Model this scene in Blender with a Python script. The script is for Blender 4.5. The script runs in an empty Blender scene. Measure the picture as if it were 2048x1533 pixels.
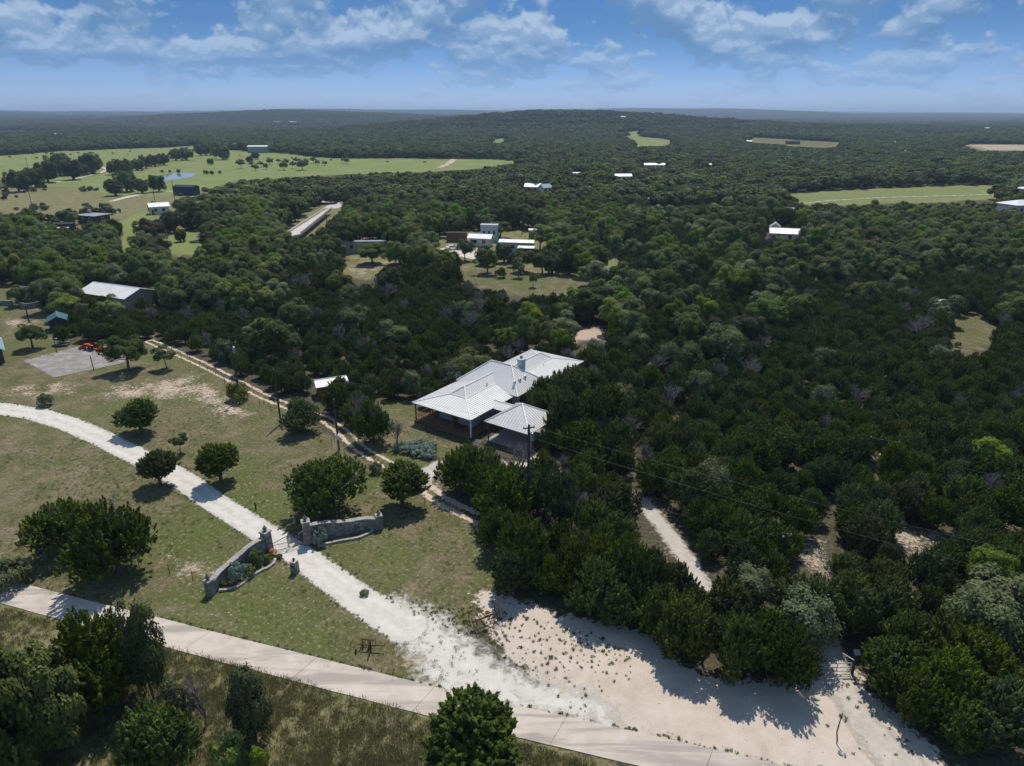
import bpy, math, random
import numpy as np
from mathutils import Vector, Matrix

random.seed(7)
rng = np.random.default_rng(11)
PI = math.pi
R = math.radians
scene = bpy.context.scene

# ----------------------------------------------------------------- camera
CAM_H = 40.0
PITCH = R(21.6)
FPX = 1365.0                       # focal length in photograph pixels (2048 wide)
cam_data = bpy.data.cameras.new('camera')
cam_data.sensor_width = 36.0
cam_data.lens = FPX * 36.0 / 2048.0
cam_data.clip_start = 0.5
cam_data.clip_end = 60000
cam = bpy.data.objects.new('camera', cam_data)
scene.collection.objects.link(cam)
cam.location = (0, 0, CAM_H)
cam.rotation_euler = (PI / 2 - PITCH, 0, 0)
scene.camera = cam

# ----------------------------------------------------------------- world, sun, exposure
SUN_EL = R(62)
SUN_AZ = R(9)                      # measured from +Y towards +X
SKY_STRENGTH = 0.075
CLOUD_T = 0.775
world = bpy.data.worlds.new('World')
scene.world = world
world.use_nodes = True
wn, wl = world.node_tree.nodes, world.node_tree.links
wn.clear()


def N(nodes, kind, **kw):
    n = nodes.new(kind)
    for k, v in kw.items():
        if hasattr(n, k):
            setattr(n, k, v)
        else:
            n.inputs[k].default_value = v
    return n


def build_sky():
    out = N(wn, 'ShaderNodeOutputWorld')
    bg = N(wn, 'ShaderNodeBackground')
    bg.inputs['Strength'].default_value = SKY_STRENGTH
    sky = N(wn, 'ShaderNodeTexSky', sky_type='NISHITA', sun_disc=False)
    sky.sun_elevation = SUN_EL
    sky.sun_rotation = SUN_AZ
    sky.altitude = 300
    sky.air_density = 1.0
    sky.dust_density = 0.15
    sky.ozone_density = 3.0
    tc = N(wn, 'ShaderNodeTexCoord')
    sep = N(wn, 'ShaderNodeSeparateXYZ')
    wl.new(tc.outputs['Generated'], sep.inputs[0])

    def math_(op, a, b=None, clamp=False):
        m = N(wn, 'ShaderNodeMath', operation=op, use_clamp=clamp)
        for i, q in enumerate((a, b)):
            if q is None:
                continue
            if isinstance(q, (int, float)):
                m.inputs[i].default_value = q
            else:
                wl.new(q, m.inputs[i])
        return m.outputs[0]

    def rng_(v, a, b, c=0.0, d=1.0):
        m = N(wn, 'ShaderNodeMapRange', interpolation_type='SMOOTHSTEP')
        for i, q in zip((1, 2, 3, 4), (a, b, c, d)):
            m.inputs[i].default_value = q
        wl.new(v, m.inputs[0])
        return m.outputs[0]
    X, Y, Z = sep.outputs
    el = math_('MAXIMUM', Z, 0.0)
    az = math_('ARCTAN2', X, Y)
    # banks of fair-weather cumulus, foreshortened towards the horizon
    h = math_('LOGARITHM', math_('ADD', el, 0.05), 2.718281828)
    U = math_('MULTIPLY', az, 9.0)
    V = math_('MULTIPLY', h, 1.75)

    def co(su, sv, dv, seed):
        cx = N(wn, 'ShaderNodeCombineXYZ')
        wl.new(math_('MULTIPLY', U, su), cx.inputs[0])
        wl.new(math_('MULTIPLY', math_('ADD', V, dv), sv), cx.inputs[1])
        wl.new(math_('ADD', math_('MULTIPLY', U, su), seed * 3.1), cx.inputs[0])
        return cx.outputs[0]

    def noise(vec, scale, detail, rough=0.55):
        n = N(wn, 'ShaderNodeTexNoise', noise_dimensions='2D')
        n.inputs['Scale'].default_value = scale
        n.inputs['Detail'].default_value = detail
        n.inputs['Roughness'].default_value = rough
        wl.new(vec, n.inputs['Vector'])
        return n.outputs['Fac']

    def billow(vec, scale):
        n = N(wn, 'ShaderNodeTexVoronoi', feature='F1', voronoi_dimensions='2D')
        n.inputs['Scale'].default_value = scale
        n.inputs['Detail'].default_value = 2.0
        n.inputs['Roughness'].default_value = 0.55
        n.inputs['Lacunarity'].default_value = 2.3
        n.normalize = True
        wl.new(vec, n.inputs['Vector'])
        return math_('SUBTRACT', 1.0, n.outputs['Distance'])

    def base(dv):
        return noise(co(0.9, 1.25, dv, 4.4), 1.0, 2.0)

    def density(dv):
        b_ = billow(co(1.0, 1.05, dv, 5.0), 3.0)
        c = noise(co(1.0, 1.0, dv, 8.0), 5.0, 6.0, 0.62)
        return math_('ADD', math_('ADD', base(dv), math_('MULTIPLY', b_, 0.30)), math_('MULTIPLY', c, 0.34))
    d0, d1 = density(0.0), density(0.085)
    slope = math_('SUBTRACT', base(0.0), base(0.25))
    cover = rng_(el, 0.012, 0.075, -0.10, 0.02)
    dd = math_('ADD', d0, cover)
    mask = rng_(dd, CLOUD_T, CLOUD_T + 0.12)
    lit = rng_(math_('SUBTRACT', d0, d1), -0.03, 0.13)          # thin towards the sun: a bright rim
    broad = rng_(slope, -0.08, 0.15)
    lit = math_('ADD', math_('MULTIPLY', lit, 0.55), math_('MULTIPLY', broad, 0.45))
    ccol = N(wn, 'ShaderNodeMix', data_type='RGBA')
    wl.new(lit, ccol.inputs[0])
    k = 0.075 / SKY_STRENGTH
    ccol.inputs[6].default_value = (1.7 * k, 3.6 * k, 6.7 * k, 1)
    ccol.inputs[7].default_value = (6.0 * k, 7.8 * k, 10.2 * k, 1)
    grad = N(wn, 'ShaderNodeMix', data_type='RGBA')
    wl.new(rng_(el, 0.0, 0.11), grad.inputs[0])
    grad.inputs[6].default_value = (0.68, 0.92, 1.70, 1)
    grad.inputs[7].default_value = (0.30, 0.535, 0.90, 1)
    tint = N(wn, 'ShaderNodeMix', data_type='RGBA', blend_type='MULTIPLY')
    tint.inputs[0].default_value = 1.0
    wl.new(sky.outputs[0], tint.inputs[6])
    wl.new(grad.outputs[2], tint.inputs[7])
    mix = N(wn, 'ShaderNodeMix', data_type='RGBA')
    veil = rng_(el, 0.015, 0.11, 0.28, 0.9)                      # low clouds fade into the air
    wl.new(math_('MULTIPLY', mask, veil), mix.inputs[0])
    wl.new(tint.outputs[2], mix.inputs[6])
    wl.new(ccol.outputs[2], mix.inputs[7])
    wl.new(mix.outputs[2], bg.inputs['Color'])
    wl.new(bg.outputs[0], out.inputs['Surface'])


build_sky()
world.cycles.sampling_method = 'MANUAL'
world.cycles.sample_map_resolution = 512

sun_data = bpy.data.lights.new('sun', 'SUN')
sun_data.energy = 4.3
sun_data.angle = R(0.53)
sun_data.color = (1.0, 0.94, 0.84)
sun = bpy.data.objects.new('sun', sun_data)
scene.collection.objects.link(sun)
sdir = Vector((math.sin(SUN_AZ) * math.cos(SUN_EL), math.cos(SUN_AZ) * math.cos(SUN_EL), math.sin(SUN_EL)))
sun.rotation_euler = sdir.to_track_quat('Z', 'Y').to_euler()
sun.location = (0, 60, 200)

vs = scene.view_settings
vs.view_transform = 'Standard'
vs.look = 'None'
vs.exposure = 0.0
vs.gamma = 1.0
vs.use_curve_mapping = False
scene.render.engine = 'CYCLES'
cy = scene.cycles
cy.max_bounces = 5
cy.diffuse_bounces = 2
cy.glossy_bounces = 2
cy.transmission_bounces = 3
cy.transparent_max_bounces = 12
cy.volume_bounces = 0
cy.use_denoising = True
cy.use_adaptive_sampling = True
cy.adaptive_threshold = 0.02
cy.caustics_reflective = False
cy.caustics_refractive = False
cy.sample_clamp_indirect = 3.0

# ----------------------------------------------------------------- pixel helpers
CP, SP = math.cos(PITCH), math.sin(PITCH)


def terrain_h(x, y):
    """Ground height; flat for the near ground, rolling hills beyond."""
    x = np.asarray(x, float)
    y = np.asarray(y, float)
    r = np.hypot(x, y)

    def g(cx, cy, sx, sy, h):
        return h * np.exp(-((x - cx) / sx) ** 2 - ((y - cy) / sy) ** 2)
    h = g(150, 1650, 330, 330, 32) + g(560, 1800, 420, 300, 12) + g(-160, 1750, 260, 300, 9)
    h = h + g(-900, 3100, 700, 560, 42) + g(-2400, 3900, 900, 800, 18) + g(-300, 4300, 1100, 700, 22)
    far = np.clip((r - 4200) / 3500, 0, 1)
    az = np.arctan2(x, y)
    ridge = 58 + 16 * np.sin(az * 5.1 + 0.6) + 12 * np.sin(az * 13.0 + r / 1500) + 4 * np.sin(az * 31 + r / 700) - 42 * np.clip(az, -0.2, 0.9)
    h = h + far * far * (3 - 2 * far) * ridge
    w = np.clip((r - 900) / 900, 0, 1)
    h = h + w * (2.2 * np.sin(x / 190 + 1.3) * np.sin(y / 230) + 1.6 * np.sin(x / 83 + y / 120))
    near = np.clip((r - 420) / 500, 0, 1)
    return h * near * near * (3 - 2 * near)


def ray(u, v):
    x = (u - 1024) / FPX
    y = -(v - 766.5) / FPX
    return (x, CP + y * SP, -SP + y * CP)


def at(u, v, z=None):
    """World point seen at photograph pixel (u, v): on the ground, or at height z."""
    d = ray(u, v)
    if z is not None:
        t = (z - CAM_H) / d[2]
        return Vector((d[0] * t, d[1] * t, z))
    t = (0 - CAM_H) / min(d[2], -0.002)
    if math.hypot(d[0] * t, d[1] * t) < 420:
        return Vector((d[0] * t, d[1] * t, 0.0))
    tt = np.linspace(200, 16000, 8000)
    px, py, pz = d[0] * tt, d[1] * tt, CAM_H + d[2] * tt
    hit = np.nonzero(pz <= terrain_h(px, py))[0]
    i = hit[0] if len(hit) else len(tt) - 1
    return Vector((px[i], py[i], float(terrain_h(px[i], py[i]))))


def project(x, y, z):
    z = np.asarray(z) - CAM_H
    d = y * CP - z * SP
    up = y * SP + z * CP
    d = np.where(np.abs(d) < 1e-3, 1e-3, d)
    return 1024 + FPX * x / d, 766.5 - FPX * up / d, d


def size_at(p, px):
    """metres covered by px photograph pixels at point p"""
    d = p[1] * CP - (p[2] - CAM_H) * SP
    return px * d / FPX


# ----------------------------------------------------------------- scene helpers
C = scene.collection


def tag(o, label=None, cat=None, group=None, kind=None):
    if label:
        o['label'] = label
    if cat:
        o['category'] = cat
    if group:
        o['group'] = group
    if kind:
        o['kind'] = kind
    return o


def empty(name, loc=(0, 0, 0), rz=0.0, scale=None):
    o = bpy.data.objects.new(name, None)
    o.empty_display_size = 0.3
    C.objects.link(o)
    o.location = loc
    o.rotation_euler = (0, 0, rz)
    if scale:
        o.scale = scale
    return o


def link(name, me, parent=None):
    o = bpy.data.objects.new(name, me)
    C.objects.link(o)
    if parent is not None:
        o.parent = parent
    return o


def np_mesh(name, verts, faces, mats=(), mat_idx=None, smooth=False):
    """verts (n,3), faces (m,k) arrays -> mesh, fast."""
    verts = np.asarray(verts, np.float32)
    faces = np.asarray(faces, np.int32)
    me = bpy.data.meshes.new(name)
    n, (m, k) = len(verts), faces.shape
    me.vertices.add(n)
    me.vertices.foreach_set('co', verts.ravel())
    me.loops.add(m * k)
    me.loops.foreach_set('vertex_index', faces.ravel())
    me.polygons.add(m)
    me.polygons.foreach_set('loop_start', np.arange(0, m * k, k, dtype=np.int32))
    try:
        me.polygons.foreach_set('loop_total', np.full(m, k, np.int32))
    except Exception:
        pass
    for q in mats:
        me.materials.append(q)
    if mat_idx is not None:
        me.polygons.foreach_set('material_index', np.asarray(mat_idx, np.int32))
    me.polygons.foreach_set('use_smooth', np.full(m, smooth, bool))
    me.update(calc_edges=True)
    return me


class MB:
    """collects simple shapes and links them as one mesh object"""

    def __init__(self):
        self.v, self.f = [], []

    def add(self, vs, fs):
        o = len(self.v)
        self.v += [tuple(q) for q in vs]
        self.f += [tuple(i + o for i in q) for q in fs]
        return self

    def box(self, x0, x1, y0, y1, z0, z1):
        vs = [(x, y, z) for z in (z0, z1) for y in (y0, y1) for x in (x0, x1)]
        return self.add(vs, [(0, 2, 3, 1), (4, 5, 7, 6), (0, 1, 5, 4), (2, 6, 7, 3), (0, 4, 6, 2), (1, 3, 7, 5)])

    def hexa(self, low, high):
        """eight corners: four below, four above, same order round"""
        return self.add(list(low) + list(high), [(3, 2, 1, 0), (4, 5, 6, 7), (0, 1, 5, 4), (1, 2, 6, 5), (2, 3, 7, 6), (3, 0, 4, 7)])

    def prism(self, pts, thick, up=(0, 0, 1)):
        """polygon of 3-D points extruded by -up*thick"""
        n = len(pts)
        u = Vector(up) * thick
        vs = [Vector(p) for p in pts] + [Vector(p) - u for p in pts]
        fs = [tuple(range(n)), tuple(range(2 * n - 1, n - 1, -1))]
        fs += [(i + n, (i + 1) % n + n, (i + 1) % n, i) for i in range(n)]
        return self.add(vs, fs)

    def tube(self, pts, radii, n=8, cap=True):
        pts = [Vector(p) for p in pts]
        if not hasattr(radii, '__len__'):
            radii = [radii] * len(pts)
        rings = []
        for i, p in enumerate(pts):
            t = (pts[min(i + 1, len(pts) - 1)] - pts[max(i - 1, 0)])
            t = t.normalized() if t.length > 1e-9 else Vector((0, 0, 1))
            a = t.cross(Vector((0, 0, 1)) if abs(t.z) < 0.9 else Vector((1, 0, 0))).normalized()
            b = t.cross(a).normalized()
            rings.append([p + (a * math.cos(2 * PI * k / n) + b * math.sin(2 * PI * k / n)) * radii[i] for k in range(n)])
        vs = [q for r in rings for q in r]
        fs = []
        for i in range(len(pts) - 1):
            for k in range(n):
                fs.append((i * n + k, i * n + (k + 1) % n, (i + 1) * n + (k + 1) % n, (i + 1) * n + k))
        if cap:
            fs.append(tuple(range(n - 1, -1, -1)))
            fs.append(tuple((len(pts) - 1) * n + k for k in range(n)))
        return self.add(vs, fs)

    def lathe(self, c, prof, n=12):
        """profile [(r, z)...] turned about the vertical through c"""
        c = Vector(c)
        vs = [c + Vector((r * math.cos(2 * PI * k / n), r * math.sin(2 * PI * k / n), z)) for r, z in prof for k in range(n)]
        fs = []
        for i in range(len(prof) - 1):
            for k in range(n):
                fs.append((i * n + k, i * n + (k + 1) % n, (i + 1) * n + (k + 1) % n, (i + 1) * n + k))
        fs.append(tuple(range(n - 1, -1, -1)))
        fs.append(tuple((len(prof) - 1) * n + k for k in range(n)))
        return self.add(vs, fs)

    def ring(self, c, axis, rad, r, n=20, m=5):
        c, axis = Vector(c), Vector(axis).normalized()
        a = axis.cross(Vector((0, 0, 1)) if abs(axis.z) < 0.9 else Vector((1, 0, 0))).normalized()
        b = axis.cross(a)
        vs, fs = [], []
        for i in range(n):
            t = 2 * PI * i / n
            d = a * math.cos(t) + b * math.sin(t)
            for k in range(m):
                w = 2 * PI * k / m
                vs.append(c + d * (rad + r * math.cos(w)) + axis * r * math.sin(w))
        for i in range(n):
            for k in range(m):
                fs.append((i * m + k, ((i + 1) % n) * m + k, ((i + 1) % n) * m + (k + 1) % m, i * m + (k + 1) % m))
        return self.add(vs, fs)

    def mesh(self, name, mat, smooth=False):
        me = bpy.data.meshes.new(name)
        me.from_pydata(self.v, [], self.f)
        if mat:
            me.materials.append(mat)
        if smooth:
            me.polygons.foreach_set('use_smooth', [True] * len(me.polygons))
        me.update()
        return me

    def build(self, name, mat, parent=None, smooth=False):
        return link(name, self.mesh(name, mat, smooth), parent)


# ----------------------------------------------------------------- materials
M = {}


def new_mat(name):
    m = bpy.data.materials.new(name)
    m.use_nodes = True
    nt = m.node_tree
    b = nt.nodes.get('Principled BSDF')
    return m, nt.nodes, nt.links, b


def noise_node(ns, ls, scale, detail=4, rough=0.55, dist=0.0, coord=None):
    n = N(ns, 'ShaderNodeTexNoise')
    n.inputs['Scale'].default_value = scale
    n.inputs['Detail'].default_value = detail
    n.inputs['Roughness'].default_value = rough
    n.inputs['Distortion'].default_value = dist
    if coord is not None:
        ls.new(coord, n.inputs['Vector'])
    return n.outputs['Fac']


def ramp_node(ns, ls, fac, stops, interp='LINEAR'):
    r = N(ns, 'ShaderNodeValToRGB')
    cr = r.color_ramp
    cr.interpolation = interp
    while len(cr.elements) > 1:
        cr.elements.remove(cr.elements[-1])
    cr.elements[0].position = stops[0][0]
    cr.elements[0].color = (*stops[0][1], 1) if len(stops[0][1]) == 3 else stops[0][1]
    for p, c in stops[1:]:
        e = cr.elements.new(p)
        e.color = (*c, 1) if len(c) == 3 else c
    ls.new(fac, r.inputs[0])
    return r.outputs[0]


def mixc(ns, ls, fac, a, b, mode='MIX'):
    m = N(ns, 'ShaderNodeMix', data_type='RGBA', blend_type=mode)
    for sock, q in ((m.inputs[0], fac), (m.inputs[6], a), (m.inputs[7], b)):
        if isinstance(q, (int, float)):
            sock.default_value = q
        elif isinstance(q, tuple):
            sock.default_value = (*q, 1) if len(q) == 3 else q
        else:
            ls.new(q, sock)
    return m.outputs[2]


def mth(ns, ls, op, a, b=None, clamp=False):
    m = N(ns, 'ShaderNodeMath', operation=op, use_clamp=clamp)
    for i, q in enumerate((a, b)):
        if q is None:
            continue
        if isinstance(q, (int, float)):
            m.inputs[i].default_value = q
        else:
            ls.new(q, m.inputs[i])
    return m.outputs[0]


def maprange(ns, ls, v, a, b, c=0.0, d=1.0, smooth=True):
    m = N(ns, 'ShaderNodeMapRange', interpolation_type='SMOOTHSTEP' if smooth else 'LINEAR')
    for i, q in zip((1, 2, 3, 4), (a, b, c, d)):
        m.inputs[i].default_value = q
    ls.new(v, m.inputs[0])
    return m.outputs[0]


def bump(ns, ls, b, h, strength, dist):
    n = N(ns, 'ShaderNodeBump')
    n.inputs['Strength'].default_value = strength
    n.inputs['Distance'].default_value = dist
    ls.new(h, n.inputs['Height'])
    ls.new(n.outputs[0], b.inputs['Normal'])


def simple(name, col, rough=0.7, metal=0.0, var=0.12, scale=1.5, spec=0.3, bumps=0.0, bscale=20):
    m, ns, ls, b = new_mat(name)
    tc = N(ns, 'ShaderNodeTexCoord')
    n = noise_node(ns, ls, scale, 5, 0.6, 0.3, tc.outputs['Object'])
    lo = tuple(c * (1 - var) for c in col)
    hi = tuple(min(1, c * (1 + var)) for c in col)
    ls.new(ramp_node(ns, ls, n, [(0.3, lo), (0.7, hi)]), b.inputs['Base Color'])
    b.inputs['Roughness'].default_value = rough
    b.inputs['Metallic'].default_value = metal
    b.inputs['Specular IOR Level'].default_value = spec
    if bumps:
        bump(ns, ls, b, noise_node(ns, ls, bscale, 4, 0.6, 0, tc.outputs['Object']), bumps, 0.02)
    M[name] = m
    return m


def foliage(name, lo, hi, trans=0.22, hue=0.02, vary=0.35):
    """leaf material: colour varies from tree to tree and through the crown"""
    m, ns, ls, b = new_mat(name)
    oi = N(ns, 'ShaderNodeObjectInfo')
    tc = N(ns, 'ShaderNodeTexCoord')
    n = noise_node(ns, ls, 1.3, 3, 0.6, 0, tc.outputs['Object'])
    col = mixc(ns, ls, maprange(ns, ls, n, 0.32, 0.68), lo, hi)
    hs = N(ns, 'ShaderNodeHueSaturation')
    ls.new(col, hs.inputs['Color'])
    ls.new(mth(ns, ls, 'MULTIPLY_ADD', oi.outputs['Random'], 2 * hue), hs.inputs['Hue'])
    hs.inputs['Hue'].default_value = 0.5
    ls.new(maprange(ns, ls, oi.outputs['Random'], 0, 1, 0.5 - hue, 0.5 + hue, False), hs.inputs['Hue'])
    rnd2 = mth(ns, ls, 'FRACT', mth(ns, ls, 'MULTIPLY', oi.outputs['Random'], 7.31))
    ls.new(maprange(ns, ls, rnd2, 0, 1, 1 - vary, 1 + vary, False), hs.inputs['Value'])
    rnd3 = mth(ns, ls, 'FRACT', mth(ns, ls, 'MULTIPLY', oi.outputs['Random'], 17.77))
    ls.new(maprange(ns, ls, rnd3, 0, 1, 0.75, 1.1, False), hs.inputs['Saturation'])
    ls.new(hs.outputs[0], b.inputs['Base Color'])
    b.inputs['Roughness'].default_value = 0.65
    b.inputs['Specular IOR Level'].default_value = 0.12
    tr = N(ns, 'ShaderNodeBsdfTranslucent')
    ls.new(hs.outputs[0], tr.inputs['Color'])
    mx = N(ns, 'ShaderNodeMixShader')
    mx.inputs[0].default_value = trans
    ls.new(b.outputs[0], mx.inputs[1])
    ls.new(tr.outputs[0], mx.inputs[2])
    ls.new(mx.outputs[0], ns['Material Output'].inputs['Surface'])
    M[name] = m
    return m


foliage('juniper_leaf', (0.036, 0.060, 0.009), (0.125, 0.166, 0.022), 0.28, 0.02, 0.28)
foliage('oak_leaf', (0.052, 0.080, 0.016), (0.130, 0.162, 0.038), 0.28, 0.025)
foliage('bright_leaf', (0.10, 0.155, 0.022), (0.22, 0.275, 0.045), 0.38, 0.025)
foliage('silver_leaf', (0.105, 0.145, 0.042), (0.19, 0.235, 0.08), 0.3)
foliage('sage_leaf', (0.15, 0.21, 0.16), (0.24, 0.31, 0.25), 0.15, 0.01, 0.15)
foliage('grass_blade', (0.17, 0.175, 0.06), (0.32, 0.28, 0.13), 0.5, 0.03, 0.3)
foliage('weed_leaf', (0.13, 0.17, 0.05), (0.22, 0.25, 0.09), 0.5, 0.03, 0.3)
foliage('flower_red', (0.45, 0.09, 0.03), (0.60, 0.16, 0.04), 0.2, 0.01, 0.1)
simple('bark', (0.11, 0.09, 0.075), 0.9, var=0.3, scale=4)
simple('dead_wood', (0.215, 0.195, 0.185), 0.9, var=0.25, scale=4)
simple('roof_white', (0.66, 0.645, 0.62), 0.55, 0.0, 0.06, 0.6, 0.3)
simple('roof_pale', (0.72, 0.71, 0.69), 0.45, 0.0, 0.08, 0.3, 0.4)
simple('roof_bright', (0.80, 0.795, 0.78), 0.4, 0.0, 0.04, 0.3, 0.5)
simple('roof_grey', (0.40, 0.42, 0.44), 0.5, 0.0, 0.1, 0.4, 0.4)
simple('roof_blue', (0.36, 0.44, 0.50), 0.45, 0.0, 0.08, 0.5, 0.4)
simple('roof_teal', (0.10, 0.22, 0.24), 0.5, 0.0, 0.1, 0.5, 0.4)
simple('trim_white', (0.78, 0.765, 0.74), 0.45, 0, 0.04, 1, 0.4)
simple('wall_teal', (0.34, 0.44, 0.46), 0.8, 0, 0.08, 1)
simple('wall_white', (0.62, 0.61, 0.58), 0.85, 0, 0.08, 0.6)
simple('wall_tan', (0.36, 0.31, 0.25), 0.9, 0, 0.15, 0.8)
simple('wall_greenish', (0.22, 0.30, 0.28), 0.85, 0, 0.1, 0.5)
simple('wall_dark', (0.055, 0.05, 0.05), 0.85, 0, 0.2, 0.8)
simple('navy_metal', (0.022, 0.034, 0.07), 0.6, 0, 0.15, 0.4)
simple('wood_brown', (0.16, 0.09, 0.055), 0.85, 0, 0.25, 3)
simple('wood_red', (0.30, 0.15, 0.09), 0.85, 0, 0.2, 3)
simple('pole_wood', (0.075, 0.058, 0.048), 0.9, 0, 0.25, 3)
simple('dark_metal', (0.03, 0.03, 0.032), 0.5, 0.4, 0.2, 3)
simple('grey_metal', (0.33, 0.35, 0.37), 0.4, 0.6, 0.15, 3)
simple('wire_metal', (0.14, 0.14, 0.14), 0.5, 0.3, 0.1, 3)
simple('rust', (0.10, 0.045, 0.028), 0.85, 0.2, 0.35, 8)
simple('rubber', (0.018, 0.018, 0.02), 0.8, 0, 0.2, 4)
simple('orange_paint', (0.62, 0.10, 0.025), 0.45, 0, 0.1, 3)
simple('yellow_paint', (0.60, 0.33, 0.03), 0.5, 0, 0.1, 3)
simple('white_paint', (0.72, 0.72, 0.72), 0.35, 0, 0.03, 2, 0.5)
simple('silver_paint', (0.40, 0.42, 0.44), 0.3, 0.5, 0.05, 2, 0.5)
simple('statue_stone', (0.42, 0.44, 0.45), 0.85, 0, 0.12, 6)
simple('cow_black', (0.012, 0.011, 0.011), 0.7, 0, 0.2, 2)
simple('pale_rock', (0.44, 0.40, 0.335), 0.9, 0, 0.2, 2)
simple('ledge_rock', (0.17, 0.17, 0.18), 0.9, 0, 0.35, 0.4)
simple('slab_grey', (0.30, 0.29, 0.275), 0.9, 0, 0.22, 0.55, bumps=0.2)
simple('asphalt_old', (0.46, 0.44, 0.41), 0.9, 0, 0.12, 0.25)
simple('asphalt_dark', (0.15, 0.15, 0.15), 0.9, 0, 0.15, 0.2)
simple('far_gravel', (0.52, 0.47, 0.40), 0.95, 0, 0.12, 0.1)
simple('far_dirt', (0.46, 0.33, 0.24), 0.95, 0, 0.12, 0.1)

m, ns, ls, b = new_mat('window_glass')
b.inputs['Base Color'].default_value = (0.02, 0.025, 0.03, 1)
b.inputs['Roughness'].default_value = 0.08
M['glass'] = m
m, ns, ls, b = new_mat('pond_water')
b.inputs['Base Color'].default_value = (0.24, 0.26, 0.25, 1)
b.inputs['Roughness'].default_value = 0.05
tc = N(ns, 'ShaderNodeTexCoord')
bump(ns, ls, b, noise_node(ns, ls, 0.6, 3, 0.5, 0, tc.outputs['Object']), 0.03, 0.05)
M['water'] = m


def stone_wall_mat():
    m, ns, ls, b = new_mat('rubble_stone')
    tc = N(ns, 'ShaderNodeTexCoord')
    v = N(ns, 'ShaderNodeTexVoronoi', feature='F1')
    v.inputs['Scale'].default_value = 3.2
    ls.new(tc.outputs['Object'], v.inputs['Vector'])
    v2 = N(ns, 'ShaderNodeTexVoronoi', feature='DISTANCE_TO_EDGE')
    v2.inputs['Scale'].default_value = 3.2
    ls.new(tc.outputs['Object'], v2.inputs['Vector'])
    sepc = N(ns, 'ShaderNodeSeparateColor')
    ls.new(v.outputs['Color'], sepc.inputs[0])
    col = ramp_node(ns, ls, sepc.outputs[0], [(0.0, (0.13, 0.125, 0.12)), (0.5, (0.23, 0.215, 0.20)), (1.0, (0.36, 0.335, 0.30))])
    st = noise_node(ns, ls, 1.1, 6, 0.65, 0.5, tc.outputs['Object'])
    col = mixc(ns, ls, maprange(ns, ls, st, 0.45, 0.7), col, (0.13, 0.125, 0.12))
    edge = maprange(ns, ls, v2.outputs['Distance'], 0.0, 0.06)
    ls.new(mixc(ns, ls, edge, (0.24, 0.23, 0.21), col), b.inputs['Base Color'])
    b.inputs['Roughness'].default_value = 0.92
    bump(ns, ls, b, edge, 0.7, 0.04)
    M['rubble'] = m


stone_wall_mat()


def coords(ns):
    return N(ns, 'ShaderNodeNewGeometry').outputs['Position']


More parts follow.
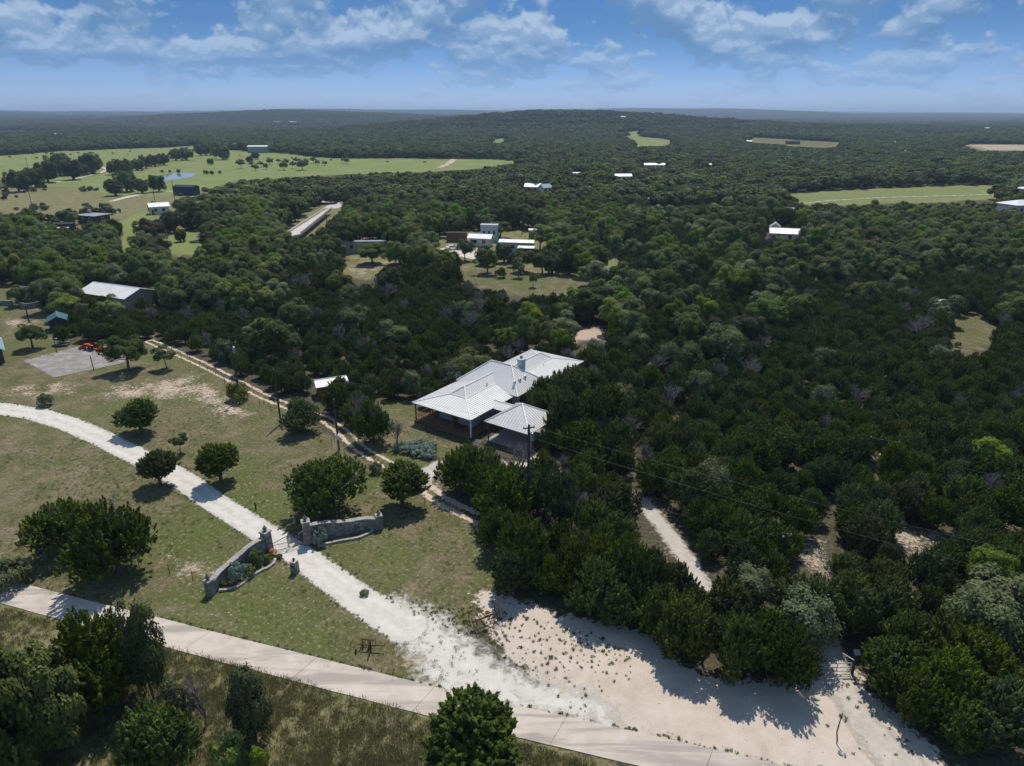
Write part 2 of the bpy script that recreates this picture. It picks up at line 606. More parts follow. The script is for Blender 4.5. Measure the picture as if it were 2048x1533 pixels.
def ground_material():
    m, ns, ls, b = new_mat('ground_cover')
    P = coords(ns)
    at1 = N(ns, 'ShaderNodeAttribute', attribute_name='zone')
    sp = N(ns, 'ShaderNodeSeparateColor')
    ls.new(at1.outputs['Color'], sp.inputs[0])
    lawn0, bare0, meadow0 = sp.outputs
    rough0 = at1.outputs['Alpha']
    n_big = noise_node(ns, ls, 0.055, 5, 0.6, 0.4, P)
    n_mid = noise_node(ns, ls, 0.33, 6, 0.62, 0.5, P)
    n_fin = noise_node(ns, ls, 2.6, 5, 0.72, 0.3, P)
    n_grit = noise_node(ns, ls, 9.0, 4, 0.7, 0.0, P)

    def edge(a):
        s = mth(ns, ls, 'ADD', a, mth(ns, ls, 'MULTIPLY', mth(ns, ls, 'SUBTRACT', n_fin, 0.5), 0.9))
        s = mth(ns, ls, 'ADD', s, mth(ns, ls, 'MULTIPLY', mth(ns, ls, 'SUBTRACT', n_mid, 0.5), 0.8))
        return maprange(ns, ls, s, 0.36, 0.64)
    # lawn: dry olive turf with green and straw-coloured patches
    lawn = ramp_node(ns, ls, n_mid, [(0.32, (0.088, 0.094, 0.035)), (0.46, (0.115, 0.112, 0.050)), (0.56, (0.160, 0.135, 0.078)), (0.68, (0.225, 0.175, 0.12))])
    green = mixc(ns, ls, maprange(ns, ls, n_big, 0.46, 0.62), lawn, (0.098, 0.116, 0.036))
    straw = maprange(ns, ls, n_fin, 0.53, 0.66)
    lawn = mixc(ns, ls, mth(ns, ls, 'MULTIPLY', straw, 0.65), green, (0.32, 0.265, 0.175))
    dark = maprange(ns, ls, n_fin, 0.49, 0.36)
    lawn = mixc(ns, ls, mth(ns, ls, 'MULTIPLY', dark, 0.6), lawn, (0.062, 0.074, 0.026))
    gr = maprange(ns, ls, n_grit, 0.66, 0.74)
    lawn = mixc(ns, ls, mth(ns, ls, 'MULTIPLY', gr, 0.6), lawn, (0.40, 0.36, 0.28))
    # bare limestone soil
    bare = ramp_node(ns, ls, n_fin, [(0.30, (0.30, 0.22, 0.155)), (0.50, (0.46, 0.36, 0.275)), (0.70, (0.58, 0.49, 0.40))])
    # far hay meadow
    meadow = ramp_node(ns, ls, n_big, [(0.30, (0.150, 0.190, 0.060)), (0.50, (0.185, 0.215, 0.075)), (0.72, (0.235, 0.235, 0.105))])
    meadow = mixc(ns, ls, mth(ns, ls, 'MULTIPLY', maprange(ns, ls, n_mid, 0.42, 0.62), 0.35), meadow, (0.135, 0.185, 0.055))
    # unmown verge
    rough = ramp_node(ns, ls, n_mid, [(0.30, (0.13, 0.136, 0.052)), (0.52, (0.195, 0.18, 0.09)), (0.72, (0.27, 0.225, 0.145))])
    rough = mixc(ns, ls, mth(ns, ls, 'MULTIPLY', dark, 0.5), rough, (0.055, 0.066, 0.02))
    # forest floor: leaf litter with pale stones
    floor = ramp_node(ns, ls, n_fin, [(0.30, (0.040, 0.040, 0.022)), (0.52, (0.085, 0.076, 0.048)), (0.66, (0.15, 0.13, 0.09)), (0.80, (0.32, 0.285, 0.235))])
    col = mixc(ns, ls, edge(rough0), floor, rough)
    col = mixc(ns, ls, edge(meadow0), col, meadow)
    col = mixc(ns, ls, edge(lawn0), col, lawn)
    col = mixc(ns, ls, edge(bare0), col, bare)
    ls.new(col, b.inputs['Base Color'])
    b.inputs['Roughness'].default_value = 0.95
    b.inputs['Specular IOR Level'].default_value = 0.1
    h = mth(ns, ls, 'ADD', n_fin, mth(ns, ls, 'MULTIPLY', n_grit, 0.5))
    bump(ns, ls, b, h, 0.7, 0.16)
    M['ground'] = m


ground_material()


def sheet_material(name, stops, scale, edge_scale=1.6, edge_amt=0.9, streak=None, fine=8.0, grit=None, bmp=0.35, soft=0.07):
    """a loose surface laid on the ground: its rim frays into the turf"""
    m, ns, ls, b = new_mat(name)
    P = coords(ns)
    n1 = noise_node(ns, ls, scale, 6, 0.62, 0.4, P)
    n2 = noise_node(ns, ls, fine, 5, 0.7, 0.0, P)
    col = ramp_node(ns, ls, n1, stops)
    col = mixc(ns, ls, mth(ns, ls, 'MULTIPLY', maprange(ns, ls, n2, 0.35, 0.65), 0.25), col, tuple(min(0.8, c * 1.18) for c in stops[-1][1]))
    if streak is not None:
        a = N(ns, 'ShaderNodeAttribute', attribute_name='across')
        wv = maprange(ns, ls, mth(ns, ls, 'ABSOLUTE', mth(ns, ls, 'SUBTRACT', mth(ns, ls, 'ABSOLUTE', a.outputs['Fac']), 0.45)), 0.05, 0.32)
        nn = noise_node(ns, ls, 0.7, 4, 0.6, 0, P)
        col = mixc(ns, ls, mth(ns, ls, 'MULTIPLY', mth(ns, ls, 'MULTIPLY', wv, maprange(ns, ls, nn, 0.3, 0.7)), 0.5), col, streak)
    if grit is not None:
        n3 = noise_node(ns, ls, 5.5, 5, 0.75, 0.2, P)
        col = mixc(ns, ls, mth(ns, ls, 'MULTIPLY', maprange(ns, ls, n3, 0.57, 0.66), 0.8), col, grit)
    ls.new(col, b.inputs['Base Color'])
    b.inputs['Roughness'].default_value = 0.95
    b.inputs['Specular IOR Level'].default_value = 0.1
    bump(ns, ls, b, mth(ns, ls, 'ADD', n1, mth(ns, ls, 'MULTIPLY', n2, 0.4)), bmp, 0.08)
    if edge_amt:
        e = N(ns, 'ShaderNodeAttribute', attribute_name='rim')
        n4 = noise_node(ns, ls, edge_scale, 6, 0.7, 0.3, P)
        f = mth(ns, ls, 'ADD', e.outputs['Fac'], mth(ns, ls, 'MULTIPLY', mth(ns, ls, 'SUBTRACT', n4, 0.5), edge_amt))
        f = maprange(ns, ls, f, 0.48 - soft, 0.48 + soft)
        tr = N(ns, 'ShaderNodeBsdfTransparent')
        mx = N(ns, 'ShaderNodeMixShader')
        ls.new(f, mx.inputs[0])
        ls.new(tr.outputs[0], mx.inputs[1])
        ls.new(b.outputs[0], mx.inputs[2])
        ls.new(mx.outputs[0], ns['Material Output'].inputs['Surface'])
    M[name] = m


sheet_material('caliche', [(0.25, (0.45, 0.42, 0.37)), (0.5, (0.555, 0.522, 0.47)), (0.75, (0.625, 0.592, 0.54))], 1.1, 2.6, 0.9, streak=(0.38, 0.355, 0.31), soft=0.13)
sheet_material('apron_gravel', [(0.25, (0.44, 0.405, 0.355)), (0.5, (0.53, 0.495, 0.445)), (0.75, (0.60, 0.57, 0.52))], 0.7, 1.3, 1.4, soft=0.28)
sheet_material('pale_dirt', [(0.25, (0.38, 0.315, 0.252)), (0.5, (0.475, 0.405, 0.335)), (0.75, (0.55, 0.482, 0.41))], 0.5, 1.1, 1.7)
sheet_material('grey_gravel', [(0.25, (0.33, 0.30, 0.265)), (0.5, (0.44, 0.40, 0.35)), (0.75, (0.52, 0.47, 0.41))], 1.2, 1.1, 1.5, fine=12, soft=0.25)
sheet_material('track_dirt', [(0.25, (0.38, 0.29, 0.21)), (0.5, (0.50, 0.395, 0.30)), (0.75, (0.58, 0.48, 0.38))], 0.9, 1.6, 1.6)
sheet_material('court_concrete', [(0.28, (0.155, 0.148, 0.14)), (0.48, (0.215, 0.203, 0.19)), (0.68, (0.36, 0.33, 0.295))], 0.5, 1, 0, bmp=0.15)


def concrete_material():
    m, ns, ls, b = new_mat('road_concrete')
    P = coords(ns)
    mp = N(ns, 'ShaderNodeMapping')
    mp.inputs['Rotation'].default_value = (0, 0, ROAD_ANGLE * -1)
    mp.inputs['Scale'].default_value = (0.10, 1.0, 1)
    ls.new(P, mp.inputs['Vector'])
    n1 = noise_node(ns, ls, 0.9, 5, 0.6, 0.6, mp.outputs[0])
    n2 = noise_node(ns, ls, 0.5, 5, 0.6, 0.4, P)
    n3 = noise_node(ns, ls, 7.0, 5, 0.7, 0, P)
    col = ramp_node(ns, ls, n2, [(0.3, (0.45, 0.39, 0.33)), (0.55, (0.545, 0.48, 0.415)), (0.75, (0.605, 0.545, 0.485))])
    col = mixc(ns, ls, mth(ns, ls, 'MULTIPLY', maprange(ns, ls, n1, 0.47, 0.63), 0.75), col, (0.28, 0.25, 0.225))
    oi = N(ns, 'ShaderNodeObjectInfo')
    col = mixc(ns, ls, mth(ns, ls, 'MULTIPLY', oi.outputs['Random'], 0.16), col, (0.36, 0.32, 0.28))
    col = mixc(ns, ls, mth(ns, ls, 'MULTIPLY', maprange(ns, ls, n3, 0.55, 0.75), 0.25), col, (0.36, 0.32, 0.27))
    ls.new(col, b.inputs['Base Color'])
    b.inputs['Roughness'].default_value = 0.9
    b.inputs['Specular IOR Level'].default_value = 0.15
    bump(ns, ls, b, n3, 0.15, 0.02)
    M['concrete'] = m


ROAD_ANGLE = math.atan2((at(1150, 1450) - at(345, 1275)).y, (at(1150, 1450) - at(345, 1275)).x)
concrete_material()

# ----------------------------------------------------------------- ground polygons
def wpoly(pix, rough=0.0, seed=1):
    """ground polygon from photograph pixels; rough > 0 breaks straight edges into an uneven outline"""
    P = np.array([tuple(at(u, v))[:2] for u, v in pix])
    r = np.random.default_rng(seed)
    for _ in range(3 if rough else 0):
        Q = np.roll(P, -1, 0)
        e = Q - P
        mid = (P + Q) / 2 + np.stack([-e[:, 1], e[:, 0]], -1) * r.uniform(-rough, rough, (len(P), 1))
        P = np.stack([P, mid], 1).reshape(-1, 2)
    return P


def inside(P, poly):
    x, y = P[:, 0], P[:, 1]
    c = np.zeros(len(P), bool)
    n = len(poly)
    for i in range(n):
        x0, y0 = poly[i]
        x1, y1 = poly[(i + 1) % n]
        if y0 == y1:
            continue
        k = (y0 > y) != (y1 > y)
        c ^= k & (x < (x1 - x0) * (y - y0) / (y1 - y0) + x0)
    return c


def sdist(P, poly):
    """signed distance to a polygon, positive inside"""
    d = np.full(len(P), 1e9)
    n = len(poly)
    for i in range(n):
        a, b_ = poly[i], poly[(i + 1) % n]
        ab = b_ - a
        L = max(ab @ ab, 1e-9)
        t = np.clip(((P - a) @ ab) / L, 0, 1)
        d = np.minimum(d, np.hypot(*(P - a - t[:, None] * ab).T))
    return np.where(inside(P, poly), d, -d)


def line_dist(P, line, hw):
    """signed side distance, half width and distance along, for a polyline with varying half width"""
    best = np.full(len(P), 1e9)
    side = np.zeros(len(P))
    w = np.zeros(len(P))
    for i in range(len(line) - 1):
        a, b_ = line[i], line[i + 1]
        ab = b_ - a
        L = max(ab @ ab, 1e-9)
        t = np.clip(((P - a) @ ab) / L, 0, 1)
        q = P - a - t[:, None] * ab
        d = np.hypot(q[:, 0], q[:, 1])
        k = d < best
        best = np.where(k, d, best)
        s = np.sign(ab[0] * q[:, 1] - ab[1] * q[:, 0])
        side = np.where(k, s * d, side)
        w = np.where(k, hw[i] + (hw[i + 1] - hw[i]) * t, w)
    return side, w


LAWN = wpoly([(-500, 560), (60, 572), (112, 640), (122, 690), (195, 690), (300, 690), (345, 692), (440, 752), (560, 806), (640, 860), (700, 905), (800, 950), (850, 965), (905, 1010), (990, 1065), (1000, 1190), (960, 1200), (960, 1260), (900, 1260), (1010, 1420), (680, 1340), (345, 1255), (60, 1180), (-300, 1110)])
VERGE = wpoly([(-400, 1140), (0, 1195), (350, 1300), (680, 1380), (1050, 1480), (1300, 1545), (1300, 1900), (-400, 1900)])
YARD = wpoly([(690, 880), (760, 800), (830, 800), (850, 870), (960, 905), (900, 930), (870, 960), (790, 940), (735, 905)])
DIRTLOT = wpoly([(950, 1175), (1010, 1190), (1100, 1225), (1290, 1265), (1340, 1320), (1450, 1365), (1620, 1360), (1650, 1330), (1700, 1335), (1770, 1410), (1850, 1480), (1910, 1545), (1600, 1545), (1450, 1507), (1200, 1449), (1150, 1430), (1010, 1300), (960, 1240)])
MEADOW = wpoly([(-150, 318), (0, 312), (120, 303), (330, 296), (400, 291), (440, 300), (470, 302), (560, 307), (700, 318), (1000, 320), (1130, 321), (1000, 330), (960, 338), (850, 345), (760, 347), (600, 354), (480, 362), (440, 375), (350, 392), (210, 392), (150, 378), (100, 375), (0, 360), (-150, 360)], 0.10, 3)
BRUSH = wpoly([(-150, 385), (100, 372), (250, 388), (330, 386), (420, 372), (420, 384), (330, 402), (230, 408), (100, 420), (-150, 430)])
REST = wpoly([(905, 545), (1000, 535), (1190, 560), (1185, 575), (1060, 595), (960, 575)], 0.15, 9)
REST2 = wpoly([(1180, 498), (1210, 500), (1250, 545), (1215, 552), (1185, 525)])
FIELD_R = wpoly([(1560, 400), (1680, 380), (1800, 377), (2010, 372), (2015, 394), (1830, 407), (1700, 411), (1620, 412)], 0.13, 4)
FIELD_F = wpoly([(1480, 275), (1560, 278), (1690, 288), (1660, 297), (1590, 294), (1500, 284)], 0.13, 5)
FIELD_G = wpoly([(1918, 289), (2100, 290), (2100, 303), (1935, 303)], 0.1, 6)
FIELD_H = wpoly([(1228, 268), (1280, 262), (1275, 294), (1232, 294)], 0.16, 7)
FIELD_I = wpoly([(965, 282), (1000, 277), (1040, 279), (1000, 287)], 0.16, 8)
CLEAR_R = wpoly([(1895, 640), (1950, 622), (2000, 655), (1985, 690), (1930, 712), (1890, 690)])
GLADE = [wpoly(q) for q in (
    [(1600, 1075), (1650, 1090), (1665, 1150), (1640, 1160), (1580, 1100)],
    [(1770, 1050), (1830, 1062), (1875, 1066), (1860, 1112), (1825, 1118)],
    [(1735, 895), (1780, 905), (1770, 940), (1735, 935)],
    [(1130, 655), (1215, 650), (1220, 680), (1140, 690)],
    [(1270, 985), (1310, 990), (1400, 1130), (1370, 1150), (1290, 1030)])]
GREEN_L = wpoly([(218, 496), (245, 455), (296, 420), (318, 436), (285, 474), (265, 508)], 0.08, 12)
GREEN_M = wpoly([(315, 508), (330, 470), (400, 458), (392, 512)], 0.08, 13)
RIVER_L = wpoly([(480, 400), (600, 400), (560, 470), (500, 480), (440, 540), (420, 540)])
OLDFIELD = wpoly([(660, 545), (720, 520), (800, 515), (830, 530), (740, 560)], 0.15, 10)
TERRACE = wpoly([(700, 440), (960, 430), (1000, 448), (820, 462), (690, 462)])
OPEN = [LAWN, VERGE, YARD, DIRTLOT, MEADOW, BRUSH, REST, REST2, FIELD_R, FIELD_F, FIELD_G, FIELD_H, FIELD_I, CLEAR_R, GREEN_L, GREEN_M, OLDFIELD] + GLADE


def build_terrain():
    az = np.concatenate([np.linspace(-PI, -1.0, 40, endpoint=False), np.linspace(-1.0, 1.0, 560, endpoint=False), np.linspace(1.0, PI, 41)])
    rr = np.concatenate([[2.0, 10.0, 18.0, 25.0], np.geomspace(30, 420, 300), np.geomspace(430, 16000, 150)])
    A, Rr = np.meshgrid(az, rr)
    x, y = np.sin(A) * Rr, np.cos(A) * Rr
    z = terrain_h(x, y)
    nr, na = A.shape
    V = np.stack([x, y, z], -1).reshape(-1, 3)
    i = np.arange(nr - 1)[:, None] * na + np.arange(na - 1)[None, :]
    F = np.stack([i, i + 1, i + na + 1, i + na], -1).reshape(-1, 4)[:, ::-1]
    me = np_mesh('ground', V, F, [M['ground']], smooth=True)
    P = V[:, :2].astype(float)
    rad = np.hypot(P[:, 0], P[:, 1])
    zone = np.zeros((len(V), 4), np.float32)

    def put(ch, poly, amt=1.0, w=1.5):
        s = np.clip(0.5 + sdist(P, poly) / (2 * w), 0, 1) * amt
        zone[:, ch] = np.maximum(zone[:, ch], s)
    put(0, LAWN, 1, 1.0)
    put(0, YARD, 1, 1.5)
    put(3, VERGE, 1, 1.0)
    put(3, BRUSH, 1, 8)
    put(3, RIVER_L, 0.9, 6)
    put(3, TERRACE, 0.9, 8)
    put(2, REST, 0.62, 4)
    put(0, REST, 0.9, 4)
    put(0, CLEAR_R, 0.9, 3)
    put(2, CLEAR_R, 0.62, 3)
    put(3, wpoly([(860, 470), (1000, 430), (1110, 430), (1300, 480), (1290, 560), (1120, 600), (900, 560), (700, 520), (680, 480)]), 1.0, 8)
    put(3, wpoly([(520, 490), (600, 420), (700, 390), (760, 400), (660, 500), (560, 520)]), 1.0, 8)
    put(3, wpoly([(0, 420), (420, 385), (480, 480), (300, 530), (0, 540)]), 0.9, 10)
    put(2, REST2, 0.9, 2)
    for q in (MEADOW, FIELD_R, FIELD_F, FIELD_H, FIELD_I):
        put(2, q, 1, 9)
    put(0, FIELD_R, 0.45, 9)
    put(0, FIELD_F, 0.7, 12)
    put(2, GREEN_L, 1, 3)
    put(2, GREEN_M, 1, 3)
    put(1, FIELD_G, 0.55, 15)
    put(0, FIELD_G, 1.0, 15)
    put(1, OLDFIELD, 0.42, 5)
    put(3, OLDFIELD, 1, 5)
    for q in GLADE:
        put(1, q, 0.72, 2.5)
    # worn patches in the lawn
    for pix, a in (([(390, 752), (480, 800), (520, 835), (440, 838), (380, 800)], 0.62), ([(195, 770), (420, 745), (450, 800), (300, 805), (190, 795)], 0.50),
                   ([(0, 770), (180, 750), (190, 800), (0, 800)], 0.42), ([(820, 1275), (905, 1300), (880, 1395), (800, 1330)], 0.72),
                   ([(290, 1080), (480, 1120), (420, 1200), (300, 1160)], 0.42), ([(440, 930), (520, 960), (500, 1010), (440, 990)], 0.40),
                   ([(860, 955), (930, 1020), (900, 1025), (850, 990)], 0.7), ([(1040, 880), (1120, 920), (1160, 960), (1060, 950)], 0.66),
                   ([(0, 630), (100, 640), (60, 660), (0, 655)], 0.5), ([(230, 660), (330, 668), (300, 690), (200, 680)], 0.5),
                   ([(690, 1170), (770, 1200), (900, 1240), (880, 1262), (760, 1210)], 0.5)):
        put(1, wpoly(pix), a, 2.5)
    at_ = me.attributes.new('zone', 'FLOAT_COLOR', 'POINT')
    at_.data.foreach_set('color', zone.ravel())
    return tag(link('ground', me), kind='structure')


build_terrain()


def sheet(name, mat, z, cell, poly=None, line=None, hw=None, offs=None, rim=1.2, kind='structure', follow=False):
    """a thin layer on the ground, cut from a fine grid; 'rim' carries the distance to its border"""
    ref = poly if poly is not None else line
    pad = 2.5 * rim + (max(hw) if hw else 0) + (max(offs) if offs else 0)
    x0, y0 = ref.min(0) - pad
    x1, y1 = ref.max(0) + pad
    nx, ny = int((x1 - x0) / cell) + 2, int((y1 - y0) / cell) + 2
    X, Y = np.meshgrid(x0 + np.arange(nx) * cell, y0 + np.arange(ny) * cell)
    P = np.stack([X.ravel(), Y.ravel()], -1)
    across = np.zeros(len(P))
    if poly is not None:
        sd = sdist(P, poly)
    else:
        side, w = line_dist(P, line, hw)
        across = side / np.maximum(w, 1e-3)
        if offs:
            sd = np.max([w - np.abs(side - o) for o in offs], 0)
        else:
            sd = w - np.abs(side)
    keep = sd > -0.62 * rim
    i = (np.arange(ny - 1)[:, None] * nx + np.arange(nx - 1)[None, :]).ravel()
    F = np.stack([i, i + 1, i + nx + 1, i + nx], -1)
    F = F[keep[F].all(1)]
    used = np.unique(F)
    remap = np.full(len(P), -1)
    remap[used] = np.arange(len(used))
    Pz = (terrain_h(P[used, 0], P[used, 1]) if follow else np.zeros(len(used))) + z
    me = np_mesh(name, np.column_stack([P[used], Pz]), remap[F], [M[mat]], smooth=True)
    a = me.attributes.new('rim', 'FLOAT', 'POINT')
    a.data.foreach_set('value', np.clip(0.5 + sd[used] / (2 * rim), 0, 1).astype(np.float32))
    a = me.attributes.new('across', 'FLOAT', 'POINT')
    a.data.foreach_set('value', across[used].astype(np.float32))
    return tag(link(name, me), kind=kind)


# pale dirt lot, white apron, grey gravel lane to the ranch gate
sheet('dirt_lot', 'pale_dirt', 0.004, 0.4, poly=DIRTLOT, rim=1.4)
APRON = wpoly([(790, 1195), (880, 1232), (940, 1285), (1010, 1335), (1100, 1372), (1190, 1395), (1235, 1432), (1215, 1458), (1010, 1412), (880, 1388), (840, 1345), (845, 1320), (800, 1285)])
sheet('gravel_apron', 'apron_gravel', 0.008, 0.35, poly=APRON, rim=2.2)
drive_up = [(-180, 790), (0, 805), (80, 818), (150, 838), (220, 868), (290, 908), (350, 933), (405, 962), (455, 998), (540, 1048), (620, 1098), (685, 1142), (750, 1185), (830, 1225)]
drive_lo = [(-180, 812), (0, 830), (60, 838), (130, 860), (195, 890), (255, 915), (305, 942), (350, 974), (400, 1010), (480, 1062), (585, 1128), (650, 1182), (720, 1235), (790, 1282)]
dl = np.array([[(at(*a) + at(*c))[k] / 2 for k in (0, 1)] for a, c in zip(drive_up, drive_lo)])
DRIVE = dl
drive_hw = [1.75, 1.75, 1.7, 1.6, 1.55, 1.5, 1.5, 1.45, 1.4, 1.4, 1.45, 1.5, 1.6, 1.9]
sheet('white_driveway', 'caliche', 0.012, 0.3, line=dl, hw=drive_hw, rim=0.7)
LANE = np.array([tuple(at(*q))[:2] for q in ((1625, 1225), (1650, 1285), (1668, 1335), (1690, 1385), (1735, 1455), (1810, 1540))])
sheet('gravel_lane', 'grey_gravel', 0.009, 0.35, line=LANE, hw=[0.9, 1.1, 1.1, 1.0, 1.15, 1.5], rim=1.0)
TRACK = np.array([tuple(at(*q))[:2] for q in ((300, 683), (340, 700), (400, 727), (450, 752), (520, 790), (590, 818), (650, 838), (690, 868), (720, 898), (775, 930), (835, 962), (880, 1000), (940, 1030), (1010, 1065), (1060, 1090))])
sheet('dirt_track', 'track_dirt', 0.005, 0.22, line=TRACK, hw=[0.22] * 10 + [0.36, 0.36, 0.34, 0.3, 0.28], offs=[-0.68, 0.68], rim=0.5)
SPUR = np.array([tuple(at(*q))[:2] for q in ((845, 965), (855, 945), (880, 930), (960, 925), (1060, 935), (1150, 948), (1240, 975), (1290, 1010), (1330, 1060), (1375, 1120), (1420, 1190), (1450, 1260))])
sheet('dirt_spur', 'grey_gravel', 0.010, 0.3, line=SPUR, hw=[1.0] * 5 + [0.85] * 5 + [0.75, 0.7], rim=0.7)
COURT = wpoly([(42, 722), (170, 690), (255, 694), (262, 700), (250, 727), (106, 757)])
sheet('concrete_court', 'court_concrete', 0.03, 0.4, poly=COURT, rim=0.01)

# ----------------------------------------------------------------- the concrete road: one child per slab
top_e = [(-260, 1090), (-60, 1143), (60, 1172), (200, 1208), (345, 1243), (420, 1263), (500, 1283), (634, 1316), (750, 1345), (879, 1377), (1010, 1407), (1141, 1436), (1300, 1471), (1450, 1505), (1600, 1541), (1750, 1580)]
road_axis = np.array([tuple(at(*q))[:2] for q in top_e])
road = empty('concrete_road', (0, 0, 0))
tag(road, kind='structure')


def build_road():
    seg = np.hypot(*np.diff(road_axis, axis=0).T)
    s = np.concatenate([[0], np.cumsum(seg)])
    P = lambda q: np.array([np.interp(q, s, road_axis[:, 0]), np.interp(q, s, road_axis[:, 1])])
    j0 = s[np.argmin(np.hypot(*(road_axis - np.array(tuple(at(634, 1316))[:2])).T))]
    step = 10.05
    joints = [j0 + k * step for k in range(-8, 10)]
    joints = [q for q in joints if 0 <= q <= s[-1]]
    joints = [0] + joints + [s[-1]]
    W = 2.62
    for a, b_ in zip(joints[:-1], joints[1:]):
        if b_ - a < 0.5:
            continue
        mb = MB()
        a1, b1 = a + 0.012, b_ - 0.012
        n = 6
        ring = []
        for k in range(n + 1):
            q = a1 + (b1 - a1) * k / n
            p = P(q)
            t = P(min(q + .5, s[-1])) - P(max(q - .5, 0))
            t /= np.hypot(*t)
            nrm = np.array([t[1], -t[0]])
            skew = t * (-0.72)
            ring.append((p, p + nrm * (W + random.uniform(-.03, .03)) + skew * 0.9))
        top, bot = 0.055 + random.uniform(-0.006, 0.006), -0.05
        for k in range(n):
            (p0, q0), (p1, q1) = ring[k], ring[k + 1]
            mb.hexa([(*p0, bot), (*q0, bot), (*q1, bot), (*p1, bot)], [(*p0, top), (*q0, top), (*q1, top), (*p1, top)])
        mb.build('slab', M['concrete'], road)


build_road()

# ----------------------------------------------------------------- tree models
def unit(n, r):
    v = r.normal(size=(n, 3))
    return v / np.linalg.norm(v, axis=1)[:, None]


def leaf_quads(c, nrm, size, r, stretch=1.5, axis=None):
    """rhombus leaves at points c facing nrm -> verts, faces"""
    n = len(c)
    ref = unit(n, r)
    a = np.cross(nrm, ref) if axis is None else axis - nrm * (axis * nrm).sum(1)[:, None]
    a /= np.linalg.norm(a, axis=1)[:, None] + 1e-9
    b_ = np.cross(nrm, a)
    s = size[:, None]
    V = np.stack([c + a * s * stretch * 0.5, c + b_ * s * 0.5, c - a * s * stretch * 0.5, c - b_ * s * 0.5], 1).reshape(-1, 3)
    F = np.arange(4 * n).reshape(-1, 4)
    return V, F


def crown_geo(seed, rx, rz, zc, lobes, lobe_r, leaves, leaf, low=-0.55, squash=0.85, spiky=0.0, gaps=0.0, ry=None, wobble=1.0, plume=False):
    r = np.random.default_rng(seed)
    ry = ry or rx
    d = unit(lobes * 3, r)
    d = d[d[:, 2] > low][:lobes]
    rad = r.uniform(0.58, 0.84, len(d))
    wob = 1 + wobble * (0.20 * np.sin(3 * np.arctan2(d[:, 1], d[:, 0]) + r.uniform(0, 6)) + 0.10 * np.sin(5 * np.arctan2(d[:, 1], d[:, 0]) + r.uniform(0, 6)))
    L = d * rad[:, None] * np.array([rx, ry, rz]) * wob[:, None] * np.array([1, 1, 1])
    L[:, 2] += zc
    lr = r.uniform(*lobe_r, len(d))
    if gaps:
        k = r.random(len(d)) > gaps
        L, lr, d = L[k], lr[k], d[k]
    w = lr ** 2
    idx = r.choice(len(L), leaves, p=w / w.sum())
    e = unit(leaves, r)
    out = d[idx]
    e = e + out * 0.55 + np.array([0, 0, 0.35])
    e /= np.linalg.norm(e, axis=1)[:, None]
    q = r.uniform(0.55, 1.06, leaves) ** 0.6
    if spiky:
        # ragged tips reaching up
        q = q * (1 + spiky * r.random(leaves) ** 4)
    e2 = e * np.array([1, 1, squash])
    c = L[idx] + e2 * (lr[idx] * q)[:, None]
    nrm = e * 0.75 + out * 0.25 + unit(leaves, r) * 0.5 + np.array([0, 0, 0.3])
    nrm /= np.linalg.norm(nrm, axis=1)[:, None]
    size = leaf * r.uniform(0.6, 1.4, leaves)
    c[:, 2] = np.maximum(c[:, 2], 0.08)
    if plume:                      # sprays pointing outwards and up, as on a juniper
        nrm = nrm + unit(leaves, r) * 0.4
        nrm /= np.linalg.norm(nrm, axis=1)[:, None]
        ax = e * 0.6 + np.array([0, 0, 0.8]) + unit(leaves, r) * 0.5
        return leaf_quads(c, nrm, size, r, 2.4, ax), L
    return leaf_quads(c, nrm, size, r), L


